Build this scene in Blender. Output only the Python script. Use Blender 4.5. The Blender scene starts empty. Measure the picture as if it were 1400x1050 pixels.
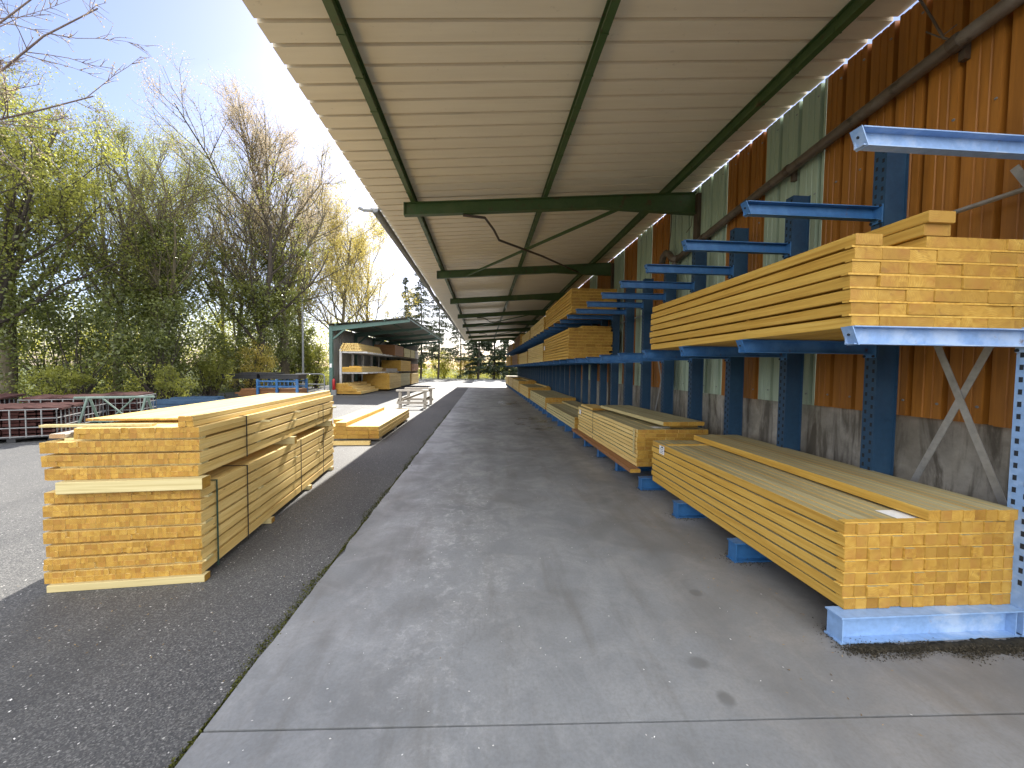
import bpy, math, random
import numpy as np
from mathutils import Vector, Matrix
R = math.radians
rnd = random.Random(7)
S = bpy.context.scene
COL = S.collection

# ------------------------------------------------------------------ materials
def nodes(name):
    m = bpy.data.materials.new(name); m.use_nodes = True
    nt = m.node_tree; return m, nt, nt.nodes['Principled BSDF']
class N:
    """tiny node-graph helper"""
    def __init__(s, nt): s.nt = nt
    def new(s, t, **kw):
        n = s.nt.nodes.new(t)
        for k, v in kw.items(): setattr(n, k, v)
        return n
    def link(s, a, b): s.nt.links.new(a, b)
    def set(s, sock, v):
        if hasattr(v, 'is_linked') or isinstance(v, bpy.types.NodeSocket): s.nt.links.new(v, sock)
        else: sock.default_value = v
    def coord(s, scale=(1, 1, 1), out='Object', rot=(0, 0, 0)):
        t = s.new('ShaderNodeTexCoord'); mp = s.new('ShaderNodeMapping')
        s.link(t.outputs[out], mp.inputs[0]); mp.inputs['Scale'].default_value = scale
        mp.inputs['Rotation'].default_value = rot
        return mp.outputs[0]
    def noise(s, vec, scale, detail=4, rough=.55, w=None, dist=0):
        n = s.new('ShaderNodeTexNoise'); n.inputs['Scale'].default_value = scale
        n.inputs['Detail'].default_value = detail; n.inputs['Roughness'].default_value = rough
        n.inputs['Distortion'].default_value = dist
        if w is not None: n.noise_dimensions = '4D'; s.set(n.inputs['W'], w)
        s.link(vec, n.inputs['Vector']); return n.outputs['Fac']
    def ramp(s, fac, stops):
        r = s.new('ShaderNodeValToRGB'); e = r.color_ramp.elements
        while len(e) < len(stops): e.new(.5)
        for i, (p, c) in enumerate(stops):
            e[i].position = p; e[i].color = (*c, 1) if not isinstance(c, (int, float)) else (c, c, c, 1)
        s.link(fac, r.inputs[0]); return r.outputs[0]
    def mix(s, fac, a, b, mode='MIX'):
        n = s.new('ShaderNodeMix', data_type='RGBA', blend_type=mode)
        s.set(n.inputs[0], fac)
        for sock, v in ((n.inputs[6], a), (n.inputs[7], b)):
            s.set(sock, (*v, 1) if isinstance(v, tuple) and len(v) == 3 else v)
        return n.outputs[2]
    def math(s, op, a, b=0, c=None):
        n = s.new('ShaderNodeMath', operation=op); s.set(n.inputs[0], a); s.set(n.inputs[1], b)
        if c is not None: s.set(n.inputs[2], c)
        return n.outputs[0]
    def attr(s, name='tone'):
        return s.new('ShaderNodeAttribute', attribute_name=name).outputs['Fac']
    def bump(s, h, strength, dist, bsdf):
        b = s.new('ShaderNodeBump'); b.inputs['Strength'].default_value = strength; b.inputs['Distance'].default_value = dist
        s.link(h, b.inputs['Height']); s.link(b.outputs[0], bsdf.inputs['Normal'])

def mat_wood(name, dark, mid, light, end=False):
    m, nt, b = nodes(name); n = N(nt)
    tone = n.attr()
    w = n.math('MULTIPLY', tone, 57.0)
    if end:
        v = n.coord((1, .3, 1))
        f = n.noise(v, 11, 4, .6, w, 2.2)
        g = n.noise(v, 150, 2, .6, w, .4)
        f = n.math('ADD', n.math('MULTIPLY', f, .8), n.math('MULTIPLY', g, .2))
    else:
        v = n.coord((14, .45, 14))
        f = n.noise(v, 3.2, 5, .6, w, .7)
    c = n.ramp(f, [(.30, dark), (.5, mid), (.68, light)])
    # per board variation of colour
    tw = n.math('FRACT', n.math('MULTIPLY', tone, 7.3))
    c = n.mix(n.math('MULTIPLY', n.math('POWER', tw, 1.6), .75 if end else .35), c, tuple(x * y for x, y in zip(mid, (.5, .41, .30))))
    c = n.mix(n.math('MULTIPLY', n.math('FRACT', n.math('MULTIPLY', tone, 3.1)), .3), c, light)
    if not end:
        k = n.new('ShaderNodeTexVoronoi', voronoi_dimensions='4D'); k.inputs['Scale'].default_value = 3.0
        n.set(k.inputs['W'], w); n.link(n.coord((3.2, 1.0, 3.2)), k.inputs['Vector'])
        kn = n.ramp(k.outputs['Distance'], [(.045, 1.0), (.085, 0.0)])
        c = n.mix(n.math('MULTIPLY', kn, .75), c, (.13, .055, .02))
        n.bump(f, .25, .003, b)
    else:
        cr = n.noise(n.coord((1, .3, 1)), 8, 3, .6, n.math('ADD', w, 9.1), 2.5)
        c = n.mix(n.ramp(cr, [(.60, 0.0), (.70, .6)]), c, (.19, .085, .025))
        ck = n.noise(n.coord((1, .3, 1)), 34, 2, .5, n.math('ADD', w, 3.3), 3.0)
        c = n.mix(n.ramp(ck, [(.485, 0.0), (.5, .5), (.515, 0.0)]), c, (.22, .10, .03))
        pv = n.new('ShaderNodeAttribute', attribute_name='pith').outputs['Vector']
        ov = n.new('ShaderNodeTexCoord').outputs['Object']
        ml = n.new('ShaderNodeVectorMath', operation='MULTIPLY'); n.link(ov, ml.inputs[0]); ml.inputs[1].default_value = (1, 0, 1)
        ds = n.new('ShaderNodeVectorMath', operation='DISTANCE'); n.link(ml.outputs[0], ds.inputs[0]); n.link(pv, ds.inputs[1])
        rg_ = n.math('ADD', n.math('MULTIPLY', ds.outputs['Value'], 640.0), n.math('MULTIPLY', f, 9.0))
        c = n.mix(n.ramp(n.math('SINE', rg_), [(.05, 0.0), (.95, .6)]), c, tuple(x * .5 for x in mid))
        hs = n.ramp(ds.outputs['Value'], [(.02, .38), (.07, 0.0)])
        c = n.mix(hs, c, (.30, .125, .03))
        n.bump(f, .3, .003, b)
    n.link(c, b.inputs['Base Color']); b.inputs['Roughness'].default_value = .62
    b.inputs['Specular IOR Level'].default_value = .3
    return m

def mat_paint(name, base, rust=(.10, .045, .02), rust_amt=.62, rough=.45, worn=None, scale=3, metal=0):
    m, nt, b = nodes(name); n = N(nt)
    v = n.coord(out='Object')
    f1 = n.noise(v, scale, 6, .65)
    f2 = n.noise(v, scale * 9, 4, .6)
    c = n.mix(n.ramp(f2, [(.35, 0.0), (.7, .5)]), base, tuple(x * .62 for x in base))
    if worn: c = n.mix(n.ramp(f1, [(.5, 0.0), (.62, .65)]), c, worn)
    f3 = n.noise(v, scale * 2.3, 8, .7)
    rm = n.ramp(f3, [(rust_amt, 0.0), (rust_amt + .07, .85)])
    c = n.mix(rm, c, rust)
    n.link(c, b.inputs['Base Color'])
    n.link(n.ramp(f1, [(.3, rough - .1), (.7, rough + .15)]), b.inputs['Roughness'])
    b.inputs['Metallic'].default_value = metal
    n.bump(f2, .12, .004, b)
    return m

def mat_leaf(name, a, c, trans=.35, rough=.45, tcol=None, spec=.5):
    m, nt, b = nodes(name); n = N(nt)
    t = n.attr()
    col = n.ramp(t, [(0.0, a), (1.0, c)])
    n.link(col, b.inputs['Base Color']); b.inputs['Roughness'].default_value = rough
    b.inputs['Specular IOR Level'].default_value = spec
    tr = n.new('ShaderNodeBsdfTranslucent')
    n.link(n.mix(.5, col, tcol or tuple(min(1, x * 2.2) for x in c)), tr.inputs[0])
    mx = n.new('ShaderNodeMixShader'); mx.inputs[0].default_value = trans
    n.link(b.outputs[0], mx.inputs[1]); n.link(tr.outputs[0], mx.inputs[2])
    n.link(mx.outputs[0], nt.nodes['Material Output'].inputs[0])
    return m

def mat_plain(name, base, rough=.6, var=.3, scale=6, metal=0, spec=.5):
    m, nt, b = nodes(name); n = N(nt)
    f = n.noise(n.coord(), scale, 6, .65)
    c = n.mix(n.ramp(f, [(.3, 0.0), (.7, 1.0)]), tuple(x * (1 - var) for x in base), tuple(min(1, x * (1 + var)) for x in base))
    n.link(c, b.inputs['Base Color']); b.inputs['Roughness'].default_value = rough; b.inputs['Metallic'].default_value = metal
    b.inputs['Specular IOR Level'].default_value = spec
    n.bump(f, .15, .01, b)
    return m

def mat_asphalt():
    m, nt, b = nodes('asphalt'); n = N(nt)
    v = n.coord()
    big = n.noise(v, .35, 4, .6); fine = n.noise(v, 300, 2, .8)
    vo = n.new('ShaderNodeTexVoronoi'); vo.inputs['Scale'].default_value = 150; n.link(v, vo.inputs['Vector'])
    sv = n.new('ShaderNodeSeparateColor'); n.link(vo.outputs['Color'], sv.inputs[0])
    agg = n.math('ADD', n.math('MULTIPLY', sv.outputs[0], .6), n.math('MULTIPLY', fine, .4))
    c = n.ramp(agg, [(.15, (.022, .023, .025)), (.45, (.055, .056, .058)), (.68, (.105, .104, .10)), (.9, (.27, .265, .25))])
    c = n.mix(n.ramp(big, [(.35, 0.0), (.7, .45)]), c, (.125, .12, .108))
    sp = n.new('ShaderNodeTexVoronoi'); sp.inputs['Scale'].default_value = 42; n.link(v, sp.inputs['Vector'])
    pick = n.math('MULTIPLY', n.ramp(sp.outputs['Distance'], [(.16, 1.0), (.22, 0.0)]),
                  n.math('GREATER_THAN', n.new('ShaderNodeSeparateColor').outputs[0], 2))
    sc = n.new('ShaderNodeSeparateColor'); n.link(sp.outputs['Color'], sc.inputs[0])
    pick = n.math('MULTIPLY', n.ramp(sp.outputs['Distance'], [(.16, 1.0), (.24, 0.0)]), n.math('GREATER_THAN', sc.outputs[0], .90))
    c = n.mix(n.math('MULTIPLY', pick, .8), c, (.5, .48, .44))
    pt = n.noise(n.coord((1, .25, 1)), 1.6, 5, .6)
    c = n.mix(n.ramp(pt, [(.52, 0.0), (.66, .35)]), c, (.03, .03, .032))
    n.link(c, b.inputs['Base Color']); b.inputs['Roughness'].default_value = .72
    n.bump(agg, .5, .0035, b)
    return m

def ellipse(n, vec, x, y, rx, ry, soft=.25):
    sx = n.new('ShaderNodeSeparateXYZ'); n.link(vec, sx.inputs[0])
    dx = n.math('DIVIDE', n.math('SUBTRACT', sx.outputs[0], x), rx); dy = n.math('DIVIDE', n.math('SUBTRACT', sx.outputs[1], y), ry)
    d = n.math('SQRT', n.math('ADD', n.math('MULTIPLY', dx, dx), n.math('MULTIPLY', dy, dy)))
    return n.ramp(d, [(max(0, .8 - soft), 1.0), (.98, 0.0)])

def mat_concrete():
    m, nt, b = nodes('concrete'); n = N(nt)
    v = n.coord()
    big = n.noise(v, .55, 6, .62, dist=.6); med = n.noise(v, 2.7, 8, .7, dist=.8); fine = n.noise(v, 60, 4, .65)
    streak = n.noise(n.coord((2.6, .35, 1), rot=(0, 0, .06)), 1.5, 6, .65)
    c = n.ramp(big, [(.30, (.148, .155, .160)), (.5, (.218, .226, .231)), (.70, (.29, .298, .302))])
    c = n.mix(n.ramp(med, [(.46, 0.0), (.72, .35)]), c, (.42, .42, .415))
    pit = n.noise(v, 16, 6, .75, dist=.5)
    c = n.mix(n.math('MULTIPLY', n.ramp(pit, [(.52, 0.0), (.60, .5)]), n.math('MULTIPLY', n.ramp(med, [(.40, 0.0), (.54, 1.0)]), ellipse(n, v, -.25, 3.9, .75, 3.4, .7))), c, (.56, .56, .55))
    c = n.mix(n.math('MULTIPLY', n.ramp(pit, [(.36, .3), (.46, 0.0)]), n.ramp(big, [(.4, 0.0), (.65, 1.0)])), c, (.11, .108, .10))
    c = n.mix(n.ramp(streak, [(.52, 0.0), (.7, .6)]), c, (.135, .13, .118))
    c = n.mix(n.ramp(fine, [(.35, .22), (.6, 0.0)]), c, (.10, .095, .085))
    # brownish dirt swept toward the rack side
    sx = n.new('ShaderNodeSeparateXYZ'); n.link(v, sx.inputs[0])
    side = n.ramp(n.math('ADD', n.math('MULTIPLY', sx.outputs[0], .2), n.math('MULTIPLY', med, .55)), [(.46, 0.0), (.84, .42)])
    c = n.mix(side, c, (.13, .105, .075))
    # hairline scratches
    scn = n.noise(n.coord((1, .16, 1), rot=(0, 0, -.25)), 5.5, 2, .5, dist=1.2)
    scr = n.ramp(scn, [(.492, 0.0), (.5, .22), (.508, 0.0)])
    c = n.mix(n.math('MULTIPLY', scr, n.ramp(big, [(.5, 0.0), (.56, 1.0)])), c, (.09, .09, .088))
    # long dark tyre tracks down the lane and soft broad stains
    trk = n.noise(n.coord((1, .05, 1)), 2.4, 3, .5, dist=.3)
    lane = n.math('MAXIMUM', ellipse(n, v, .15, 9.0, .16, 14.0, .6), ellipse(n, v, 1.5, 9.0, .17, 14.0, .6))
    c = n.mix(n.math('MULTIPLY', lane, n.math('MULTIPLY', n.ramp(trk, [(.35, 0.0), (.65, .55)]), n.ramp(fine, [(.3, .6), (.7, 1.0)]))), c, (.095, .095, .093))
    soft = n.noise(v, .9, 3, .5, dist=1.5)
    c = n.mix(n.ramp(soft, [(.48, 0.0), (.66, .5)]), c, (.125, .124, .118))
    # worn wheel arcs
    d = n.new('ShaderNodeVectorMath', operation='DISTANCE'); n.link(v, d.inputs[0]); d.inputs[1].default_value = (-3.1, 6.8, 0)
    arc = n.ramp(n.math('ABSOLUTE', n.math('SUBTRACT', d.outputs['Value'], 3.0)), [(.01, .25), (.07, 0.0)])
    c = n.mix(n.math('MULTIPLY', arc, fine), c, (.45, .44, .42))
    # water stains and old oil drips, each where it stands
    wet = n.noise(n.coord((.8, 2.2, 1)), 1.7, 5, .6, dist=1)
    zone = ellipse(n, v, 1.45, 11.0, 1.15, 3.2, .6)
    zone2 = ellipse(n, v, 1.2, 17.5, 1.3, 4.0, .6)
    wm = n.math('MULTIPLY', n.math('MAXIMUM', zone, zone2), n.ramp(wet, [(.5, 0.0), (.56, 1.0)]))
    drip = n.math('MAXIMUM', ellipse(n, v, 1.17, 1.94, .075, .055), ellipse(n, v, 1.18, 1.71, .05, .055))
    drip = n.math('MAXIMUM', drip, ellipse(n, v, 1.52, 2.57, .05, .05, .1))
    ed = n.math('ADD', n.math('MULTIPLY', fine, .5), .55)
    drip = n.math('MULTIPLY', drip, ed)
    edge_dirt = n.math('MULTIPLY', n.ramp(sx.outputs[0], [(.0, 0.0), (1.0, 1.0)]), 0)
    c = n.mix(n.math('MULTIPLY', wm, .8), c, (.045, .043, .04))
    c = n.mix(n.math('MULTIPLY', drip, n.math('MULTIPLY', n.ramp(med, [(.3, .35), (.6, .8)]), .8)), c, (.07, .07, .065))
    n.link(c, b.inputs['Base Color'])
    rr = n.ramp(n.math('ADD', n.math('MULTIPLY', med, .6), n.math('MULTIPLY', big, .4)), [(.36, .62), (.62, .36)])
    rr2 = n.mix(wm, rr, (.18, .18, .18)); n.link(rr2, b.inputs['Roughness'])
    n.bump(n.math('ADD', n.math('MULTIPLY', med, .5), n.math('MULTIPLY', fine, .18)), .3, .008, b)
    return m

def mat_clad(name, a, dirt):
    m, nt, b = nodes(name); n = N(nt)
    v = n.coord((5, 5, .35)); f = n.noise(v, 3, 6, .65); g = n.noise(n.coord((9, 9, .5)), 6, 4, .6)
    c = n.mix(n.ramp(f, [(.42, 0.0), (.72, .75)]), a, dirt)
    c = n.mix(n.ramp(g, [(.5, 0.0), (.75, .4)]), c, tuple(min(1, x * 1.35) for x in a))
    tone = n.attr()
    c = n.mix(n.math('MULTIPLY', tone, .45), c, tuple(x * .7 for x in a))
    n.link(c, b.inputs['Base Color']); b.inputs['Roughness'].default_value = .5
    n.bump(f, .12, .01, b)
    return m

def mat_roof():
    m, nt, b = nodes('beige_roof_sheet'); n = N(nt)
    v = n.coord((.4, 4, 1)); f = n.noise(v, 2.0, 6, .65); g = n.noise(n.coord(), 14, 5, .7)
    c = n.mix(n.ramp(f, [(.4, 0.0), (.75, .6)]), (.80, .71, .53), (.68, .58, .41))
    c = n.mix(n.ramp(g, [(.64, 0.0), (.74, .35)]), c, (.28, .22, .14))
    n.link(c, b.inputs['Base Color']); b.inputs['Roughness'].default_value = .42
    return m

def mat_plinth():
    m, nt, b = nodes('stained_concrete'); n = N(nt)
    f = n.noise(n.coord((3.2, 3.2, .45)), 2.2, 6, .65, dist=.8); g = n.noise(n.coord(), 7, 7, .7); h = n.noise(n.coord(), 1.2, 3, .5)
    c = n.ramp(g, [(.3, (.24, .22, .18)), (.7, (.42, .385, .325))])
    c = n.mix(n.ramp(f, [(.48, 0.0), (.63, .85)]), c, (.075, .062, .045))
    c = n.mix(n.ramp(h, [(.48, 0.0), (.6, .5)]), c, (.12, .105, .08))
    n.link(c, b.inputs['Base Color']); b.inputs['Roughness'].default_value = .85
    n.bump(g, .5, .01, b); return m

def mat_bark(name, a, c):
    m, nt, b = nodes(name); n = N(nt)
    f = n.noise(n.coord((3, 3, .6)), 6, 6, .65)
    n.link(n.ramp(f, [(.3, a), (.7, c)]), b.inputs['Base Color']); b.inputs['Roughness'].default_value = .9
    n.bump(f, .6, .02, b); return m

M = dict(
    asphalt=mat_asphalt(), concrete=mat_concrete(), roof=mat_roof(), plinth=mat_plinth(),
    side=mat_wood('sawn_timber_side', (.55, .36, .105), (.71, .50, .175), (.79, .62, .27)),
    end=mat_wood('sawn_timber_end', (.24, .108, .015), (.44, .245, .036), (.56, .36, .078), True),
    oside=mat_wood('honey_timber_side', (.38, .195, .028), (.55, .32, .055), (.64, .42, .10)),
    gside=mat_wood('treated_timber_side', (.36, .28, .115), (.50, .42, .20), (.60, .51, .27)),
    skytop=mat_wood('sky_tinted_timber_top', (.24, .205, .10), (.35, .31, .17), (.43, .39, .235)),  # cool sky light on top faces, painted in as a greenish tone
    grey=mat_wood('weathered_timber', (.22, .19, .15), (.36, .32, .26), (.47, .43, .37)),
    gend=mat_wood('weathered_timber_end', (.2, .14, .08), (.32, .23, .13), (.42, .32, .2), True),
    bside=mat_wood('brown_timber', (.16, .07, .03), (.26, .12, .05), (.33, .17, .08)),
    blue=mat_paint('blue_paint', (.030, .125, .30), worn=(.07, .19, .38), rust_amt=.615),
    slot=mat_plain('slot_shadow_steel', (.012, .016, .022), .8),
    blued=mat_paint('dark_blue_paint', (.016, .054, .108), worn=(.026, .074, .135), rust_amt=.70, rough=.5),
    bluel=mat_paint('skylit_worn_blue_paint', (.22, .36, .60), worn=(.42, .52, .66), rust=(.25, .19, .15), rust_amt=.63, rough=.42),  # worn blue with the skylight of the open end put into its colour
    green=mat_paint('green_steel_paint', (.05, .095, .024), rust=(.075, .04, .015), worn=(.075, .11, .035), rust_amt=.58),
    brownsteel=mat_paint('rusty_brown_steel', (.075, .05, .032), rust=(.035, .02, .012), worn=(.12, .09, .065), rust_amt=.6),
    pipe=mat_paint('dirty_brown_pipe', (.115, .085, .06), rust=(.04, .03, .02), worn=(.17, .14, .11), rust_amt=.57, rough=.4),
    galv=mat_plain('galvanised_steel', (.42, .41, .39), .42, .25, 12, .6),
    greysteel=mat_plain('grey_steel', (.22, .225, .22), .5, .25, 9),
    cbrown=mat_clad('brown_cladding', (.39, .152, .020), (.17, .062, .010)),
    cgreen=mat_clad('pale_green_cladding', (.42, .51, .38), (.28, .36, .26)),
    black=mat_plain('black_plastic', (.018, .018, .02), .4, .3),
    strapg=mat_plain('green_strap', (.02, .06, .045), .4, .2), strapb=mat_plain('black_strap', (.02, .02, .02), .4, .2),
    white=mat_plain('paper_white', (.75, .75, .73), .7, .06, 40),
    ink=mat_plain('printed_ink', (.06, .06, .07), .7, .1),
    redclay=mat_plain('brick_red_clay', (.05, .021, .018), .9, .45, 8, spec=.12),
    shedgreen=mat_paint('shed_green_paint', (.07, .14, .115), rust_amt=.7), shedroof=mat_plain('grey_green_sheet', (.17, .18, .16), .55, .25, 3),
    shedwall=mat_clad('grey_cladding', (.27, .27, .25), (.16, .16, .15)),
    trestle=mat_paint('sage_green_paint', (.13, .19, .15), worn=(.2, .26, .22), rust_amt=.68),
    red=mat_plain('red_enamel', (.36, .02, .02), .35, .2),
    bark=mat_bark('grey_brown_bark', (.055, .045, .025), (.15, .125, .075)), barkd=mat_bark('dark_bark', (.025, .02, .014), (.07, .055, .04)),
    twig=mat_bark('reddish_twig_bark', (.12, .09, .085), (.22, .17, .15)),
    soil=mat_plain('leaf_litter_soil', (.075, .062, .03), .95, .5, 1.5, spec=.2), forest=mat_plain('mossy_forest_floor', (.07, .085, .025), .95, .5, .8, spec=.2),
    ivy=mat_leaf('ivy_leaf', (.012, .020, .004), (.20, .22, .045), .36, .32),
    ever=mat_leaf('evergreen_leaf', (.013, .021, .005), (.20, .225, .06), .34, .3),
    young=mat_leaf('young_green_leaf', (.045, .062, .010), (.30, .30, .055), .5, .45),
    lime=mat_leaf('yellow_green_leaf', (.13, .16, .02), (.36, .34, .05), .55, .5),
    gold=mat_leaf('golden_spring_leaf', (.20, .17, .03), (.46, .37, .09), .5, .5),
    pale=mat_leaf('pale_bronze_bud', (.19, .14, .08), (.48, .38, .25), .38, .6),
    conif=mat_leaf('conifer_needle', (.030, .040, .024), (.075, .09, .045), .3, .55), conifd=mat_leaf('dark_conifer_needle', (.012, .024, .010), (.04, .058, .02), .2, .5),
    petal=mat_leaf('fallen_petal', (.6, .58, .54), (.85, .84, .8), .2, .6), moss=mat_leaf('moss_tuft', (.02, .024, .008), (.10, .105, .02), .1, .9, spec=.1),
    chip=mat_leaf('wood_chip', (.12, .07, .03), (.45, .32, .15), .05, .9, spec=.1),
    grit=mat_leaf('dark_grit', (.022, .020, .015), (.085, .072, .05), .02, .9, spec=.1),
)

# ------------------------------------------------------------------ mesh helpers
class MB:
    def __init__(s): s.v = []; s.f = []; s.m = []; s.t = []; s.p = []
    def face(s, idx, mat=0, tone=.5): s.f.append(tuple(idx)); s.m.append(mat); s.t.append(tone); s.p += s.pith
    pith = [0.0, 0.0, 0.0]
    def hexa(s, p, mat=0, tone=.5, endmat=None):
        """p: 8 corners, x fastest, then y, then z"""
        b = len(s.v); s.v += [tuple(q) for q in p]
        for i, q in enumerate(((0, 2, 3, 1), (4, 5, 7, 6), (0, 1, 5, 4), (2, 6, 7, 3), (0, 4, 6, 2), (1, 3, 7, 5))):
            s.face([b + k for k in q], endmat if (endmat is not None and i in (2, 3)) else mat, tone)
    def box(s, x0, x1, y0, y1, z0, z1, mat=0, tone=.5, endmat=None):
        s.hexa([(x, y, z) for z in (z0, z1) for y in (y0, y1) for x in (x0, x1)], mat, tone, endmat)
    def plank(s, x0, x1, y0, y1, z0, z1, tone, jit=0, ch=.004, side=0, end=1, top=None):
        """a sawn board along y with eased long edges"""
        c = min(ch, (x1 - x0) * .2, (z1 - z0) * .2)
        s.pith = [(x0 + x1) / 2 + rnd.gauss(0, .05), 0.0, (z0 + z1) / 2 + rnd.choice((-1, 1)) * rnd.uniform(.0, .09)]
        prof = [(x0 + c, z0), (x1 - c, z0), (x1, z0 + c), (x1, z1 - c), (x1 - c, z1), (x0 + c, z1), (x0, z1 - c), (x0, z0 + c)]
        b = len(s.v)
        for y in (y0, y1): s.v += [(px, y, pz) for px, pz in prof]
        for i in range(8):
            j = (i + 1) % 8; s.face([b + i, b + j, b + 8 + j, b + 8 + i], top if (i == 4 and top is not None) else side, tone)
        s.face([b + i for i in range(8)][::-1], end, tone); s.face([b + 8 + i for i in range(8)], end, tone)
    def bar(s, a, c, w, h, mat=0, up=(0, 0, 1), tone=.5):
        """box bar from a to c with width w (sideways) and height h (along up)"""
        a = Vector(a); c = Vector(c); d = (c - a).normalized(); u = Vector(up)
        x = d.cross(u)
        if x.length < 1e-4: x = d.cross(Vector((1, 0, 0)))
        x.normalize(); u = x.cross(d).normalized()
        s.hexa([o + x * (i * w / 2) + u * (k * h / 2) for k in (-1, 1) for o in (a, c) for i in (-1, 1)], mat, tone)
    def tube(s, pts, r, k=8, mat=0, cap=True, tone=.5):
        pts = [Vector(p) for p in pts]; rr = r if isinstance(r, (list, tuple)) else [r] * len(pts)
        b = len(s.v); prev = None
        for i, p in enumerate(pts):
            d = (pts[min(i + 1, len(pts) - 1)] - pts[max(i - 1, 0)]).normalized()
            if prev is None: x = d.orthogonal().normalized()
            else: x = (prev - d * prev.dot(d)).normalized()
            prev = x; y = d.cross(x)
            for j in range(k):
                a = 2 * math.pi * j / k; s.v.append(tuple(p + (x * math.cos(a) + y * math.sin(a)) * rr[i]))
        for i in range(len(pts) - 1):
            for j in range(k):
                s.face([b + i * k + j, b + i * k + (j + 1) % k, b + (i + 1) * k + (j + 1) % k, b + (i + 1) * k + j], mat, tone)
        if cap:
            s.face([b + j for j in range(k)][::-1], mat, tone); e = b + (len(pts) - 1) * k; s.face([e + j for j in range(k)], mat, tone)
    def sheet(s, prof, ext, mat=0, tone=.5):
        """prof: list of points, ext: offset vector"""
        b = len(s.v); k = len(prof); e = Vector(ext)
        s.v += [tuple(p) for p in prof] + [tuple(Vector(p) + e) for p in prof]
        for i in range(k - 1): s.face([b + i, b + i + 1, b + k + i + 1, b + k + i], mat, tone)
    def build(s, name, mats, parent=None, smooth=False):
        me = bpy.data.meshes.new(name); me.from_pydata(s.v, [], s.f)
        for m in (mats if isinstance(mats, (list, tuple)) else [mats]): me.materials.append(M[m])
        me.polygons.foreach_set('material_index', s.m)
        me.attributes.new('tone', 'FLOAT', 'FACE').data.foreach_set('value', s.t)
        me.attributes.new('pith', 'FLOAT_VECTOR', 'FACE').data.foreach_set('vector', s.p)
        if smooth: me.polygons.foreach_set('use_smooth', [True] * len(s.f))
        me.update()
        return link(name, me, parent)
def link(name, me, parent=None):
    o = bpy.data.objects.new(name, me); COL.objects.link(o)
    if parent is not None: o.parent = parent
    return o
def tag(o, label=None, cat=None, group=None, kind=None):
    for k, v in (('label', label), ('category', cat), ('group', group), ('kind', kind)):
        if v: o[k] = v
    return o
def thing(name, label, cat, loc=(0, 0, 0), rz=0, group=None):
    o = bpy.data.objects.new(name, None); COL.objects.link(o); o.location = loc; o.rotation_euler = (0, 0, rz)
    o.empty_display_size = .2
    return tag(o, label, cat, group)

def quads_mesh(name, V, mat, tones):
    """V: (n,4,3) array of quads"""
    n = len(V); me = bpy.data.meshes.new(name)
    me.vertices.add(n * 4); me.loops.add(n * 4); me.polygons.add(n)
    me.vertices.foreach_set('co', V.reshape(-1).astype(np.float32))
    me.loops.foreach_set('vertex_index', np.arange(n * 4, dtype=np.int32))
    me.polygons.foreach_set('loop_start', np.arange(0, n * 4, 4, dtype=np.int32))
    me.polygons.foreach_set('loop_total', np.full(n, 4, dtype=np.int32))
    me.materials.append(M[mat]); me.update(calc_edges=True)
    me.attributes.new('tone', 'FLOAT', 'FACE').data.foreach_set('value', tones.astype(np.float32))
    return me
def leaf_quads(rg, P, size, flat=0.0, aspect=.62):
    n = len(P)
    a = rg.normal(size=(n, 3)); a[:, 2] *= (1 - flat); a /= np.linalg.norm(a, axis=1)[:, None]
    b = rg.normal(size=(n, 3)); b[:, 2] *= (1 - flat); b -= a * (a * b).sum(1)[:, None]; b /= np.linalg.norm(b, axis=1)[:, None]
    s = size * rg.uniform(.6, 1.35, n)[:, None]
    a = a * s * .5; b = b * s * .5 * aspect
    return np.stack([P - a, P + b - a * .1, P + a, P - b - a * .1], 1)

# ------------------------------------------------------------------ ground
def poly(name, pts, z, mat, label=None, h=0):
    mb = MB(); k = len(pts)
    mb.v = [(x, y, z) for x, y in pts]; mb.face(range(k))
    if h:
        mb.v += [(x, y, z - h) for x, y in pts]
        for i in range(k): j = (i + 1) % k; mb.face([i, k + i, k + j, j])
    o = mb.build(name, mat); return tag(o, label, None, None, 'structure')
tag(poly('ground', [(-400, -200), (400, -200), (400, 500), (-400, 500)], -.03, 'forest'), 'mossy woodland ground beyond the yard', 'ground')
tag(poly('asphalt_yard', [(-17, -40), (40, -40), (40, 54.5), (-9.5, 54.5), (-14.5, 28), (-17, 12)], 0, 'asphalt'), 'grainy dark asphalt of the yard', 'yard')
sl = math.tan(R(-2.2))
def jy(x): return 1.645 + sl * x
tag(poly('concrete_slab', [(-1.2, -12), (3.62, -12), (3.62, jy(3.62) - .006), (-1.2, jy(-1.2) - .006)], .018, 'concrete', h=.06), 'near concrete slab before the joint', 'paving')
tag(poly('concrete_slab', [(-1.2, jy(-1.2) + .006), (3.62, jy(3.62) + .006), (3.62, 53.4), (-1.2, 53.4)] + [(-1.2 + rnd.gauss(0, .005) - (rnd.random() < .06) * -.02, 14 - i * .12) for i in range(100)], .018, 'concrete', h=.06), 'long concrete lane running under the canopy', 'paving')

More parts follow.
